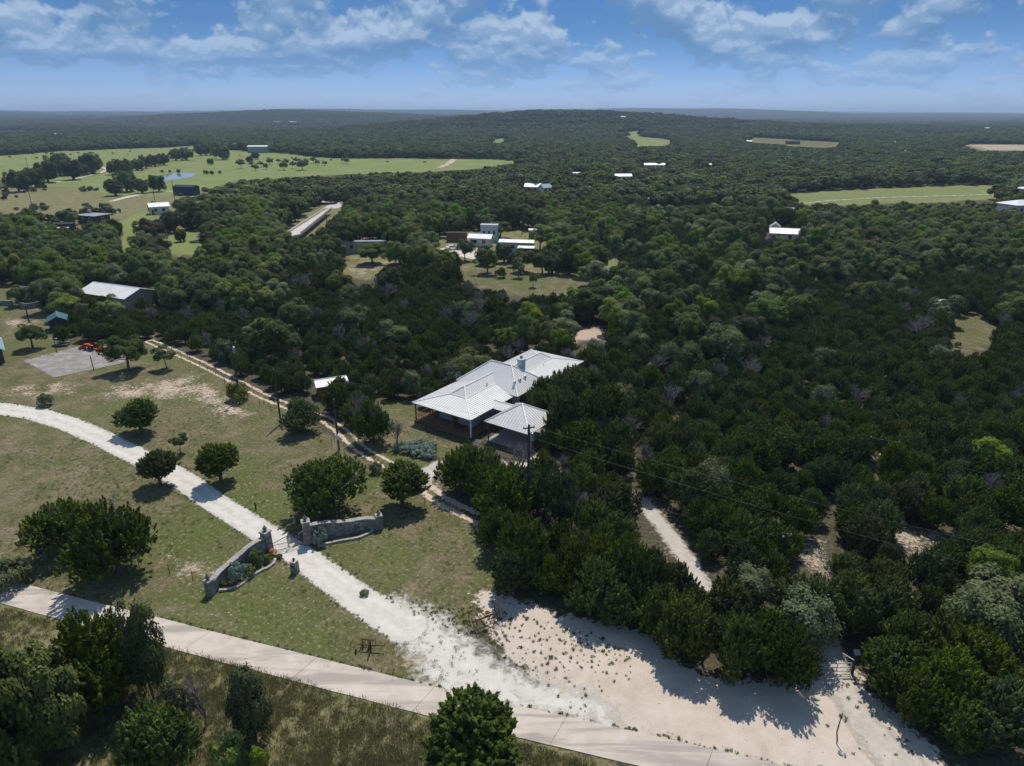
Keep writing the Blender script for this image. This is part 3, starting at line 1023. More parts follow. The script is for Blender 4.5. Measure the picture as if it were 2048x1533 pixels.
def juniper_geo(seed, rx, top, bottom, masses, plumes, per, leaf=0.085, length=(0.45, 0.95), spread=0.62, fill=2600):
    """juniper crown: several merged masses, each bristling with upright sprays of scale leaves"""
    r = np.random.default_rng(seed)
    k = masses
    a = r.uniform(0, 6.28) + np.arange(k) * 6.28 / k + r.uniform(-.5, .5, k)
    rad = rx * spread * r.uniform(0.55, 1.05, k)
    R_ = rx * r.uniform(0.50, 0.78, k)
    c = np.stack([rad * np.cos(a), rad * np.sin(a), np.zeros(k)], -1)
    R_ = np.append(R_, rx * r.uniform(0.62, 0.75))
    c = np.vstack([c, [r.uniform(-.2, .2) * rx, r.uniform(-.2, .2) * rx, 0]])
    hz = (top - bottom) / 2 * r.uniform(0.62, 0.95, k + 1)
    hz[-1] = (top - bottom) / 2
    c[:, 2] = bottom + hz * r.uniform(0.95, 1.1, k + 1)
    w = R_ ** 2
    i = r.choice(k + 1, plumes, p=w / w.sum())
    d = unit(plumes, r)
    d[:, 2] = np.where(d[:, 2] < -0.35, -d[:, 2], d[:, 2])
    B = c[i] + d * np.stack([R_[i], R_[i], hz[i]], -1) * r.uniform(0.72, 1.0, plumes)[:, None]
    ax = d * 0.75 + np.array([0, 0, 0.75]) + unit(plumes, r) * 0.35
    ax /= np.linalg.norm(ax, axis=1)[:, None]
    Ln = r.uniform(*length, plumes)
    j = np.repeat(np.arange(plumes), per)
    n = len(j)
    t = r.random(n) ** 1.15
    rd = unit(n, r)
    rd -= ax[j] * (rd * ax[j]).sum(1)[:, None]
    rd /= np.linalg.norm(rd, axis=1)[:, None] + 1e-9
    P = B[j] + ax[j] * ((t - 0.25) * Ln[j])[:, None] + rd * (0.36 * Ln[j] * (1 - t) ** 0.75 * r.uniform(0.4, 1.0, n) + 0.02)[:, None]
    nr = rd * 0.7 + ax[j] * 0.3 + unit(n, r) * 0.45 + np.array([0, 0, 0.35])
    nr /= np.linalg.norm(nr, axis=1)[:, None]
    P[:, 2] = np.maximum(P[:, 2], 0.06)
    V1, F1 = leaf_quads(P, nr, leaf * r.uniform(.6, 1.4, n), r, 2.0, ax[j] + rd * 0.5 + unit(n, r) * 0.3)
    # inner foliage that closes the crown
    i2 = r.choice(k + 1, fill, p=w / w.sum())
    d2 = unit(fill, r)
    P2 = c[i2] + d2 * np.stack([R_[i2], R_[i2], hz[i2]], -1) * (r.uniform(0.35, 0.86, fill))[:, None]
    P2[:, 2] = np.maximum(P2[:, 2], 0.1)
    V2, F2 = leaf_quads(P2, d2 + unit(fill, r) * 0.8, 0.2 * r.uniform(.6, 1.3, fill), r)
    L = c + np.array([0, 0, 0.2])
    return (np.vstack([V1, V2]), np.vstack([F1, F2 + len(V1)])), np.vstack([L, B[::9]])


def trunk_geo(seed, height, r0, targets, limbs=6, lean=0.15, base_split=1):
    r = random.Random(seed)
    mb = MB()
    for s in range(base_split):
        a0 = r.uniform(0, 6.28)
        lx, ly = math.cos(a0) * lean * height, math.sin(a0) * lean * height
        off = (math.cos(a0) * r0 * 0.9 * (base_split > 1), math.sin(a0) * r0 * 0.9 * (base_split > 1))
        pts = [(off[0], off[1], -0.15), (off[0] + lx * .15, off[1] + ly * .1, height * .25), (off[0] + lx * .6, off[1] + ly * .5, height * .6), (off[0] + lx, off[1] + ly, height)]
        mb.tube(pts, [r0 * 1.25, r0, r0 * .7, r0 * .35], 7)
        if targets is not None and len(targets):
            for k in range(limbs):
                t = targets[r.randrange(len(targets))]
                f = r.uniform(0.3, 0.8)
                st = Vector(pts[1]).lerp(Vector(pts[3]), f)
                en = Vector([float(q) for q in t])
                mid = st.lerp(en, 0.5) + Vector((0, 0, -0.12 * (en - st).length))
                mb.tube([st, mid, en], [r0 * .45, r0 * .32, r0 * .12], 5)
    return mb


def dead_geo(seed, h, w, depth=4, r0=0.1, n0=5):
    r = random.Random(seed)
    mb = MB()

    def grow(p, d, L, rad, k):
        q = p + d * L
        m_ = p.lerp(q, .5) + Vector((r.uniform(-1, 1), r.uniform(-1, 1), r.uniform(-1, 1))) * L * .08
        mb.tube([p, m_, q], [rad, rad * .85, rad * .6], 4 if k < 2 else 3, cap=False)
        if k >= depth:
            return
        for i in range(r.choice((2, 3, 3)) if k else n0):
            nd = (d * 0.9 + Vector((r.uniform(-1, 1) * w, r.uniform(-1, 1) * w, r.uniform(-.15, .75)))).normalized()
            grow(p.lerp(q, r.uniform(.45, 1)), nd, L * r.uniform(.6, .85), rad * .63, k + 1)
    grow(Vector((0, 0, -.1)), Vector((r.uniform(-.15, .15), r.uniform(-.15, .15), 1)).normalized(), h * .30, r0, 0)
    return mb


def to_mesh(name, VF, mat):
    return np_mesh(name, VF[0], VF[1], [M[mat]])


KINDS = {}          # kind -> list of (trunk mesh, crown mesh, twig mesh or None, nominal width, nominal height)


def make_kinds():
    # forest junipers: foliage almost to the ground
    lst = []
    for i in range(6):
        g, L = juniper_geo(100 + i, 2.4, 4.3 + 0.35 * (i % 3), 0.2, 3 + i % 3, 430, 50, leaf=0.09, length=(.34, .68))
        tr = trunk_geo(100 + i, 3.0, 0.16, L, 5, 0.1, 2)
        tw = dead_geo(500 + i, 5.2, 0.9, 5, 0.07, 5).mesh('dead_twigs', M['dead_wood']) if i in (1, 4) else None
        lst.append((tr.mesh('trunk', M['bark']), to_mesh('crown', g, 'juniper_leaf'), tw, 5.0, 5.0))
    KINDS['juniper'] = lst
    # lawn junipers: a round head on a clear stem
    lst = []
    for i in range(4):
        g, L = juniper_geo(140 + i, 2.05, 4.5, 0.95, 3, 520, 46, length=(.26, .48), spread=0.40)
        tr = trunk_geo(140 + i, 3.2, 0.15, L, 8, 0.07, 1)
        lst.append((tr.mesh('trunk', M['bark']), to_mesh('crown', g, 'juniper_leaf'), None, 4.8, 5.0))
    KINDS['lawn_juniper'] = lst
    # open-headed juniper with a dead grey side
    lst = []
    for i in range(3):
        g, L = juniper_geo(160 + i, 2.8, 4.2, 0.35, 5, 520, 50, length=(.30, .6), spread=0.7, fill=2400)
        tr = trunk_geo(160 + i, 2.6, 0.18, L, 9, 0.1, 3)
        tw = dead_geo(560 + i, 5.4, 1.0, 5, 0.08, 6).mesh('dead_twigs', M['dead_wood'])
        lst.append((tr.mesh('trunk', M['bark']), to_mesh('crown', g, 'juniper_leaf'), tw, 6.2, 4.7))
    KINDS['old_juniper'] = lst
    lst = []
    for i in range(5):
        g, L = crown_geo(200 + i, 3.2, 2.3, 4.1, 64, (0.45, 1.25), 15000, 0.17, low=-0.5, spiky=0.3, gaps=0.12, wobble=1.3)
        tr = trunk_geo(200 + i, 4.4, 0.24, L, 8, 0.12, 1 + i % 2)
        lst.append((tr.mesh('trunk', M['bark']), to_mesh('crown', g, 'oak_leaf'), None, 7.4, 6.8))
    KINDS['oak'] = lst
    lst = []
    for i in range(4):
        g, L = crown_geo(220 + i, 3.3, 2.3, 2.75, 70, (0.6, 1.1), 13000, 0.20, low=-0.85, spiky=0.15)
        tr = trunk_geo(220 + i, 3.2, 0.24, L, 7, 0.1, 2)
        lst.append((tr.mesh('trunk', M['bark']), to_mesh('crown', g, 'oak_leaf'), None, 7.2, 5.5))
    KINDS['field_oak'] = lst
    lst = []
    for i in range(4):
        g, L = crown_geo(240 + i, 2.5, 2.9, 4.2, 54, (0.4, 1.15), 13000, 0.17, low=-0.6, spiky=0.35, gaps=0.12, wobble=1.4)
        tr = trunk_geo(240 + i, 4.6, 0.18, L, 7, 0.08, 1)
        lst.append((tr.mesh('trunk', M['bark']), to_mesh('crown', g, 'bright_leaf'), None, 6.0, 7.4))
    KINDS['elm'] = lst
    lst = []
    for i in range(3):
        g, L = crown_geo(260 + i, 2.5, 2.4, 3.5, 46, (0.4, 1.2), 13000, 0.16, low=-0.5, spiky=0.35, gaps=0.12, wobble=1.4)
        tr = trunk_geo(260 + i, 4.0, 0.18, L, 7, 0.08, 1)
        lst.append((tr.mesh('trunk', M['bark']), to_mesh('crown', g, 'silver_leaf'), None, 6.0, 6.2))
    KINDS['silver'] = lst
    # feathery grey-green mesquite
    lst = []
    for i in range(3):
        g, L = crown_geo(280 + i, 1.9, 2.2, 2.4, 70, (0.35, 0.7), 9500, 0.13, low=-0.9, spiky=0.9, gaps=0.08)
        tr = trunk_geo(280 + i, 3.2, 0.10, L, 8, 0.12, 2)
        lst.append((tr.mesh('trunk', M['bark']), to_mesh('crown', g, 'mesquite_leaf'), None, 4.4, 5.2))
    KINDS['mesquite'] = lst
    lst = []
    for i in range(3):
        mb = dead_geo(300 + i, 4.6, 0.85, 6, 0.11, 5)
        lst.append((None, None, mb.mesh('bare_branches', M['dead_wood']), 4.2, 4.6))
    KINDS['dead'] = lst
    lst = []
    for i in range(3):
        g, L = crown_geo(320 + i, 1.0, 0.75, 0.75, 30, (0.22, 0.42), 3000, 0.09, low=-0.7, spiky=0.5)
        lst.append((dead_geo(330 + i, 1.2, 0.9, 2, 0.03, 4).mesh('stem', M['bark']), to_mesh('crown', g, 'mesquite_leaf'), None, 2.3, 1.6))
    KINDS['bush'] = lst
    lst = []
    for i in range(2):
        g, L = crown_geo(340 + i, 1.0, 0.55, 0.55, 36, (0.18, 0.32), 3000, 0.09, low=-0.5)
        lst.append((dead_geo(350 + i, .9, 0.9, 2, 0.03, 4).mesh('stem', M['bark']), to_mesh('crown', g, 'sage_leaf'), None, 2.2, 1.2))
    KINDS['sage'] = lst
    lst = []
    for i in range(2):
        g, L = crown_geo(360 + i, 1.0, 0.75, 0.75, 30, (0.22, 0.42), 3000, 0.09, low=-0.7, spiky=0.3)
        lst.append((dead_geo(370 + i, 1.2, 0.9, 2, 0.03, 4).mesh('stem', M['bark']), to_mesh('crown', g, 'bright_leaf'), None, 2.3, 1.6))
    KINDS['green_bush'] = lst
    # thin young trees
    lst = []
    for i in range(3):
        g, L = crown_geo(380 + i, 1.3, 1.6, 3.0, 18, (0.4, 0.7), 1500, 0.20, low=-0.7, gaps=0.2)
        tr = trunk_geo(380 + i, 3.4, 0.07, L, 9, 0.1, 1)
        lst.append((tr.mesh('trunk', M['bark']), to_mesh('crown', g, 'oak_leaf'), None, 3.0, 5.0))
    KINDS['sapling'] = lst


foliage('mesquite_leaf', (0.075, 0.105, 0.038), (0.14, 0.17, 0.068), 0.3)
make_kinds()
for kd, lst in KINDS.items():
    for i, (tr, cr, tw, W, H) in enumerate(lst):
        me = cr or tw
        co = np.empty(len(me.vertices) * 3, np.float32)
        me.vertices.foreach_get('co', co)
        co = co.reshape(-1, 3)
        lst[i] = (tr, cr, tw, 2 * float(np.percentile(np.hypot(co[:, 0], co[:, 1]), 99)), float(np.percentile(co[:, 2], 99)))
NAMES = {'juniper': ('juniper_tree', 'juniper'), 'lawn_juniper': ('juniper_tree', 'juniper'), 'old_juniper': ('juniper_tree', 'juniper'), 'oak': ('oak_tree', 'oak'), 'field_oak': ('oak_tree', 'oak'),
         'elm': ('elm_tree', 'tree'), 'silver': ('silver_leaved_tree', 'tree'), 'mesquite': ('mesquite_tree', 'tree'), 'dead': ('bare_tree', 'bare tree'), 'bush': ('shrub', 'shrub'),
         'sage': ('sage_shrub', 'shrub'), 'green_bush': ('shrub', 'shrub'), 'sapling': ('young_tree', 'young tree')}


def plant(kind, loc, width, height, label, group=None, var=None, rz=None, cat=None):
    lst = KINDS[kind]
    tr, cr, tw, W, H = lst[random.randrange(len(lst)) if var is None else var % len(lst)]
    nm, ct = NAMES[kind]
    o = empty(nm, loc, random.uniform(0, 6.28) if rz is None else rz, (width / W, width / W, height / H))
    if tr is not None:
        link(tr.name.split('.')[0], tr, o)
    if cr is not None:
        link('crown', cr, o)
    if tw is not None:
        link(tw.name.split('.')[0], tw, o)
    return tag(o, label, cat or ct, group)


def tree_px(kind, u0, u1, vtop, ub, vb, label, var=None, group=None, hs=1.0, ws=1.0, cat=None):
    """a tree from its extent in the photograph: crown u0..u1, top vtop, foot (ub, vb)"""
    p = at(ub, vb)
    w = size_at(p, u1 - u0) * ws
    d = ray(ub, vtop)
    t = p.y / d[1]
    h = (CAM_H + d[2] * t) * hs - p.z
    # the far rim of a wide crown shows higher than its middle
    h = max(0.4, h - 0.14 * w)
    return plant(kind, p, w, h, label, group, var, cat=cat)

# ----------------------------------------------------------------- trees that stand apart
TR = tree_px
TR('lawn_juniper', 232, 324, 790, 283, 868, 'round-headed juniper on a clear trunk shading the bend of the white driveway', 0)
TR('lawn_juniper', 274, 352, 892, 322, 972, 'ragged little juniper leaning over the lower edge of the white driveway', 1)
TR('sapling', 340, 380, 862, 361, 906, 'thin sparse young tree on the lawn just above the white driveway', 0)
TR('lawn_juniper', 396, 484, 878, 443, 966, 'globe-shaped dark juniper whose shadow crosses the white driveway', 2)
TR('old_juniper', 563, 728, 905, 655, 1030, 'broadest juniper on the lawn with a dead grey side, behind the entrance wall', 0)
TR('lawn_juniper', 748, 852, 918, 805, 1013, 'round juniper on a straight trunk beside the dirt two-track', 3)
TR('bush', 77, 110, 783, 93, 812, 'small grey-green bush alone on the lawn above the white driveway')
TR('old_juniper', 60, 215, 992, 135, 1098, 'left tree of the wide pair of junipers above the concrete road', 1)
TR('old_juniper', 135, 322, 985, 235, 1148, 'right and larger tree of the wide pair of junipers above the concrete road', 2)
TR('bush', -20, 64, 1112, 22, 1172, 'pale grey-green shrub at the left edge beside the concrete road')
TR('green_bush', 448, 504, 760, 480, 800, 'yellow-green bush at the foot of the leftmost utility pole by the track')
TR('juniper', 558, 648, 790, 603, 862, 'squat dark juniper bush between the lawn and the dirt two-track', 0)
TR('juniper', 704, 790, 793, 747, 884, 'juniper left of the house porch with bare branches behind it', 1)
TR('dead', 766, 822, 838, 795, 898, 'leafless grey tree in the yard in front of the house porch', 0)
TR('dead', 700, 745, 785, 722, 862, 'leafless grey tree half hidden behind the juniper left of the porch', 1)
TR('oak', 192, 282, 662, 258, 742, 'dark oak leaning over the right corner of the concrete court', 0)
TR('sapling', 296, 346, 684, 334, 738, 'slim tree right of the oak at the concrete court', 1)
TR('oak', 30, 86, 643, 66, 698, 'small oak on the lawn at the left, between roof and concrete court', 2)
TR('oak', 18, 62, 566, 43, 612, 'oak standing before the round stone enclosure at the left', 3)
TR('elm', 100, 160, 578, 132, 640, 'bright green round tree left of the long white-roofed building', 0)
TR('elm', 128, 172, 556, 150, 604, 'taller bright green tree behind the round green one, left of the long white roof', 1)
TR('lawn_juniper', 832, 1062, 1396, 950, 1570, 'large juniper at the bottom edge in front of the concrete road', 0)
TR('juniper', 122, 310, 1205, 215, 1400, 'dense dark juniper overhanging the near edge of the concrete road', 1)
TR('mesquite', 265, 350, 1195, 310, 1400, 'feathery grey-green tree on the right flank of the dark roadside juniper', 0)
TR('field_oak', -60, 120, 1300, 30, 1560, 'dark oak filling the bottom left corner', 1)
TR('field_oak', 50, 205, 1290, 125, 1500, 'dark oak right of the corner oak at the bottom left', 4)
TR('mesquite', 470, 560, 1326, 514, 1480, 'upright narrow green tree casting a long shadow below the concrete road', 1)
TR('mesquite', 338, 398, 1358, 368, 1462, 'small blue-green tree left of the bare grey shrub below the road', 2)
TR('dead', 372, 452, 1350, 412, 1452, 'bare silvery shrub in the rough grass below the concrete road', 2)
TR('juniper', 232, 405, 1405, 318, 1545, 'low bright green juniper at the bottom left below the bare shrub', 3)
TR('green_bush', 420, 500, 1470, 460, 1545, 'leafy green shrub at the bottom edge right of the low juniper')
TR('green_bush', 500, 545, 1490, 520, 1540, 'small leafy shrub at the bottom edge under the narrow upright tree')
# the belt of junipers between lawn, two-track and dirt lot
TR('juniper', 868, 992, 878, 932, 985, 'juniper in front of the carport at the bend of the dirt two-track', 0)
TR('juniper', 938, 1064, 928, 1004, 1046, 'juniper left of the tall utility pole beside the two-track', 2)
TR('dead', 1010, 1080, 880, 1040, 965, 'bare grey thicket between the carport and the tall utility pole', 1)
TR('old_juniper', 1060, 1170, 930, 1120, 1052, 'juniper right of the tall utility pole with grey dead wood', 1)
TR('dead', 1110, 1200, 965, 1160, 1065, 'grey dead cedar in the belt of junipers right of the tall pole', 2)
TR('juniper', 1170, 1284, 955, 1225, 1062, 'juniper beside the pale spur track, right end of the upper belt', 4)
TR('juniper', 988, 1108, 1028, 1052, 1158, 'rounded bright-topped juniper at the lawn corner with an orange tag', 3)
TR('juniper', 1095, 1205, 1075, 1152, 1195, 'juniper second in the row above the pale dirt lot', 5)
TR('juniper', 1190, 1300, 1060, 1250, 1188, 'juniper third in the row above the pale dirt lot', 1)
TR('juniper', 1120, 1230, 1112, 1180, 1228, 'low juniper at the front of the row above the dirt lot', 2)
TR('juniper', 1230, 1340, 1090, 1290, 1228, 'juniper in the middle of the row above the dirt lot', 0)
TR('juniper', 1300, 1400, 1120, 1350, 1225, 'juniper at the lower end of the pale spur track', 4)
TR('juniper', 1285, 1420, 1180, 1355, 1312, 'wide juniper at the upper corner of the dirt lot', 3)
TR('juniper', 1390, 1510, 1150, 1450, 1262, 'juniper behind the wide one at the dirt lot corner', 5)
TR('juniper', 1400, 1535, 1218, 1470, 1358, 'dark juniper at the middle of the dirt lot edge', 0)
TR('juniper', 1500, 1625, 1235, 1560, 1372, 'dark juniper left of the pipe gate', 2)
TR('mesquite', 1540, 1665, 1180, 1600, 1310, 'feathery grey-green tree behind the pipe gate', 0)
TR('juniper', 1705, 1850, 1268, 1780, 1378, 'juniper right of the pipe gate with grey twigs', 1)
TR('juniper', 1800, 1960, 1300, 1885, 1435, 'juniper second from the pipe gate on its right', 4)
TR('juniper', 1900, 2075, 1350, 1990, 1490, 'juniper at the bottom right corner', 0)
TR('mesquite', 1860, 2010, 1180, 1950, 1330, 'blue-green feathery tree behind the junipers at the lower right', 1)
TR('juniper', 1076, 1190, 722, 1135, 832, 'juniper hiding the right wall of the house below the chimney', 0)
TR('juniper', 1085, 1178, 775, 1128, 888, 'juniper between the carport and the house, its crown touching the white roof', 3)
TR('juniper', 1150, 1260, 760, 1205, 880, 'juniper second from the house wall on the right', 4)
TR('juniper', 1110, 1215, 828, 1160, 930, 'low juniper right of the carport above the pale spur track', 2)
TR('juniper', 640, 706, 756, 676, 826, 'juniper covering the front of the white-roofed shed left of the house', 5)
TR('elm', 712, 775, 478, 745, 528, 'green tree in front of the low flat-topped roadside building', 0)
TR('oak', 765, 832, 480, 800, 530, 'dark tree right of the low flat-topped roadside building', 1)
TR('silver', 826, 886, 472, 855, 524, 'olive-pale round tree left of the roadside car park', 2)
TR('elm', 908, 950, 474, 930, 522, 'fresh green tree at the near corner of the roadside car park', 3)
TR('elm', 1048, 1105, 440, 1080, 500, 'tall green tree behind the right end of the long annexe', 1)
TR('oak', 955, 1010, 436, 1000, 478, 'round oak close behind the blue two-storey building', 2)
EXPLICIT = [(o.location.x, o.location.y, 0.36 * 5) for o in C.objects if o.type == 'EMPTY' and o.get('category')]

# ----------------------------------------------------------------- the woods
# visible parts of buildings and clearings, kept free of nearer trees: (pixel polygon, distance of the thing)
KEEP = []


def keep(pix, dist=None):
    pix = np.array(pix, float)
    if dist is None:
        dist = at(pix[:, 0].mean(), pix[:, 1].max() + 5).to_2d().length + 2
        v0 = pix[:, 1].min()
        pix[:, 1] = v0 + (pix[:, 1] - v0) * 0.85
    KEEP.append((pix, dist))


keep([(822, 806), (930, 770), (1045, 690), (1170, 722), (1100, 735), (1070, 780), (1075, 830), (1072, 868), (1058, 890), (960, 900), (850, 880), (830, 850)], 80)
keep([(172, 558), (315, 560), (312, 580), (255, 592), (178, 592)], 178)
keep([(618, 752), (645, 748), (650, 772), (625, 778)])
keep([(100, 615), (125, 615), (130, 660), (100, 650)])
keep([(558, 480), (640, 408), (690, 398), (674, 420), (610, 472)], 330)
keep([(935, 440), (1085, 440), (1085, 502), (1020, 502), (990, 495), (940, 482)], 245)
keep([(680, 478), (760, 474), (760, 496), (690, 496)], 225)
keep([(875, 470), (945, 465), (945, 502), (885, 502)], 230)
keep([(1535, 450), (1600, 450), (1600, 482), (1535, 480)])
keep([(1550, 428), (1585, 420), (1590, 455), (1550, 450)])
keep([(1996, 385), (2080, 385), (2080, 424), (1996, 418)])
keep([(1870, 606), (1900, 606), (1900, 622), (1870, 620)])
keep([(160, 418), (225, 418), (225, 445), (165, 445)])
keep([(105, 438), (160, 435), (160, 462), (110, 462)])
keep([(298, 396), (345, 396), (345, 428), (300, 428)])
keep([(348, 365), (404, 365), (404, 390), (348, 390)])
keep([(1220, 343), (1266, 343), (1266, 358), (1220, 358)])
keep([(1284, 322), (1335, 322), (1335, 334), (1284, 334)])
keep([(1045, 365), (1105, 365), (1105, 382), (1045, 382)])
keep([(1300, 392), (1445, 388), (1440, 410), (1300, 420)])
keep([(1140, 344), (1160, 344), (1160, 354), (1140, 354)])
keep([(1395, 324), (1425, 324), (1425, 334), (1395, 334)])
keep([(498, 286), (540, 286), (540, 306), (498, 306)])
keep([(455, 286), (482, 286), (482, 297), (455, 297)])
keep([(1560, 273), (1625, 273), (1625, 292), (1560, 290)])
keep([(540, 238), (596, 238), (596, 252), (540, 252)])
keep([(1650, 380), (1665, 385), (1660, 400), (1645, 396)])
keep([(1740, 875), (1775, 880), (1770, 945), (1745, 945)], 70)
keep([(1250, 488), (1290, 488), (1290, 503), (1250, 503)])
keep([(226, 392), (350, 378), (350, 388), (230, 402)], 330)
keep([(1608, 1082), (1645, 1092), (1662, 1150), (1640, 1162), (1600, 1110)], 61)
keep([(1785, 1058), (1830, 1066), (1868, 1072), (1858, 1105), (1828, 1112)], 66)
keep([(1280, 985), (1300, 990), (1390, 1120), (1380, 1140), (1350, 1120), (1285, 1030)], 64)
keep([(1636, 1295), (1690, 1295), (1704, 1345), (1630, 1348)], 54)
TRACKS = [(TRACK, 1.9), (SPUR, 1.7), (DRIVE, 3.0), (LANE, 1.9)]
HOUSE_RECT = np.array([(-5.36 + 0.574 * s - 0.819 * t, 80.34 + 0.819 * s + 0.574 * t) for s, t in ((-1.5, -1.2), (-1.5, 11.5), (29.5, 11.5), (29.5, -2.2), (9, -2.2), (9.3, -9.3), (0, -9.3), (0.3, -1.2))])


def ok_mask(P, h, w):
    """which trees (foot P, height h, crown width w) leave the open places open"""
    ok = np.ones(len(P), bool)
    f = CAM_H / (CAM_H - np.minimum(h * 0.86, 30))
    tests = [P, P * (1 + (f - 1) * 0.5)[:, None], P * f[:, None]]
    for poly in OPEN:
        lo, hi = poly.min(0), poly.max(0)
        for Q in tests:
            k = ok & (Q[:, 0] > lo[0]) & (Q[:, 0] < hi[0]) & (Q[:, 1] > lo[1]) & (Q[:, 1] < hi[1])
            if k.any():
                ii = np.nonzero(k)[0]
                ok[ii[inside(Q[ii], poly)]] = False
    ii = np.nonzero(ok & (np.hypot(P[:, 0], P[:, 1]) < 150))[0]
    for line, w_ in TRACKS:
        s, _ = line_dist(P[ii], line, [1] * len(line))
        ok[ii[np.abs(s) < w_]] = False
    ok[ii[inside(P[ii], HOUSE_RECT)]] = False
    z0 = terrain_h(P[:, 0], P[:, 1])
    dist = np.hypot(P[:, 0], P[:, 1])
    for pix, dd in KEEP:
        lo, hi = pix.min(0), pix.max(0)
        for fr in (0.15, 0.55, 0.95):
            for sx in (-0.4, 0.0, 0.4):
                u, v, _ = project(P[:, 0] + sx * w, P[:, 1], z0 + h * fr)
                k = ok & (dist < dd + 6) & (u > lo[0]) & (u < hi[0]) & (v > lo[1]) & (v < hi[1])
                if k.any():
                    ii = np.nonzero(k)[0]
                    ok[ii[inside(np.stack([u[ii], v[ii]], -1), pix)]] = False
    return ok


def grid_points(r0, r1, cell, az_max=0.80, jit=0.85):
    n = int(r1 / cell) + 1
    X, Y = np.meshgrid(np.arange(-n, n + 1) * cell, np.arange(int(0.6 * r0 / cell), n + 1) * cell)
    P = np.stack([X.ravel(), Y.ravel()], -1) + rng.uniform(-.5, .5, (X.size, 2)) * cell * jit
    r = np.hypot(P[:, 0], P[:, 1])
    a = np.arctan2(P[:, 0], P[:, 1])
    return P[(r >= r0) & (r < r1) & (np.abs(a) < az_max)]


def vnoise(P, s, seed):
    """cheap smooth noise in 0..1"""
    r = np.random.default_rng(seed)
    v = np.zeros(len(P))
    for k in range(6):
        a, ph, q = r.uniform(0, 6.28), r.uniform(0, 6.28), r.uniform(0.6, 1.9)
        v += np.sin((P[:, 0] * math.cos(a) + P[:, 1] * math.sin(a)) / s * q + ph)
    return np.clip(0.5 + v / 7.0, 0, 1)


KLIST = ['juniper', 'oak', 'elm', 'silver', 'dead', 'mesquite']


def pick_kind(P):
    u, v, _ = project(P[:, 0], P[:, 1], np.zeros(len(P)))
    n = len(P)
    pr = np.zeros((n, 6))
    pr[:] = (0.855, 0.045, 0.012, 0.012, 0.05, 0.026)

    def reg(mask, p, k=1.0):
        pr[mask] = pr[mask] * (1 - k) + np.array(p) * k
    vv = vnoise(P, 26, 5)
    reg((v < 560) & (v > 300), (0.32, 0.34, 0.23, 0.07, 0.01, 0.03))
    reg((v < 640) & (v > 380) & (u < 560), (0.20, 0.34, 0.32, 0.10, 0.02, 0.02))
    reg((v < 520) & (v > 420) & (u > 440) & (u < 1500), (0.14, 0.26, 0.42, 0.13, 0.01, 0.04))
    reg((v < 720) & (v > 560) & (u > 1050) & (u < 1420), (0.44, 0.14, 0.20, 0.18, 0.02, 0.02))
    reg((v < 640) & (v > 480) & (u > 1250) & (u < 1650), (0.66, 0.12, 0.12, 0.06, 0.03, 0.01))
    reg((v < 680) & (v > 540) & (u > 1650) & (u < 2048) & (vv > 0.5), (0.45, 0.15, 0.03, 0.05, 0.30, 0.02))
    reg((v < 450) & (v > 300) & (u > 560), (0.45, 0.46, 0.05, 0.02, 0.0, 0.02))
    reg(v < 320, (0.55, 0.42, 0.02, 0.0, 0.0, 0.01))
    pr[(v > 1060), 4] *= 0.15
    pr[(v > 760), 1] *= 0.45
    pr[(v > 1000), 1] = 0
    pr[(v > 760) & (u > 1000), 3] *= 0.5
    pr /= pr.sum(1, keepdims=True)
    c = pr.cumsum(1)
    return (rng.random(n)[:, None] > c).sum(1).clip(0, 5)


SIZE = {0: (3.6, 5.4, 3.6, 5.2), 1: (5.6, 8.6, 5.2, 7.8), 2: (4.2, 6.6, 5.4, 7.8), 3: (4.6, 7.0, 4.8, 6.6), 4: (3.0, 4.6, 3.4, 4.8), 5: (3.4, 5.0, 4.0, 5.4)}


def sizes(kind, n_bonus=0.0):
    w = np.zeros(len(kind))
    h = np.zeros(len(kind))
    for k, (a, b_, c, d) in SIZE.items():
        m_ = kind == k
        q = rng.random(m_.sum())
        w[m_] = a + (b_ - a) * q
        h[m_] = c + (d - c) * np.clip(q + rng.uniform(-.25, .25, m_.sum()), 0, 1)
    return w, h


def thin(P, w, order):
    """drop trees that stand inside a nearer neighbour; simple grid hashing"""
    cellmap = {}
    keep_ = np.zeros(len(P), bool)
    for i in order:
        cx, cy_ = int(P[i, 0] // 6), int(P[i, 1] // 6)
        bad = False
        for a in (-1, 0, 1):
            for b_ in (-1, 0, 1):
                for j in cellmap.get((cx + a, cy_ + b_), ()):
                    if (P[i, 0] - P[j, 0]) ** 2 + (P[i, 1] - P[j, 1]) ** 2 < (0.255 * (w[i] + w[j])) ** 2:
                        bad = True
                        break
                if bad:
                    break
            if bad:
                break
        if not bad:
            keep_[i] = True
            cellmap.setdefault((cx, cy_), []).append(i)
    return keep_


# --- candidates near (individual trees) and mid
Pn = grid_points(44, 300, 2.15)
kn = pick_kind(Pn)
wn_, hn_ = sizes(kn)
far_gain = np.clip((np.hypot(Pn[:, 0], Pn[:, 1]) - 110) / 150, 0, 1) * 0.25 + 1
un_, vn_, _ = project(Pn[:, 0], Pn[:, 1], np.zeros(len(Pn)))
small = np.where((vn_ > 590) & (vn_ < 830) & (un_ < 1060), 0.70, 1.0) * np.where((vn_ > 560) & (vn_ < 900) & (un_ > 1240), 0.82, 1.0)
small = np.where(kn == 0, small * rng.uniform(0.8, 1.12, len(Pn)), 1.0)
wn_, hn_ = wn_ * far_gain * small, hn_ * far_gain * small
k = ok_mask(Pn, hn_, wn_)
ex = np.array([(a, b_) for a, b_, c in EXPLICIT])
k &= np.min(np.hypot(Pn[:, None, 0] - ex[None, :, 0], Pn[:, None, 1] - ex[None, :, 1]), 1) > 2.2
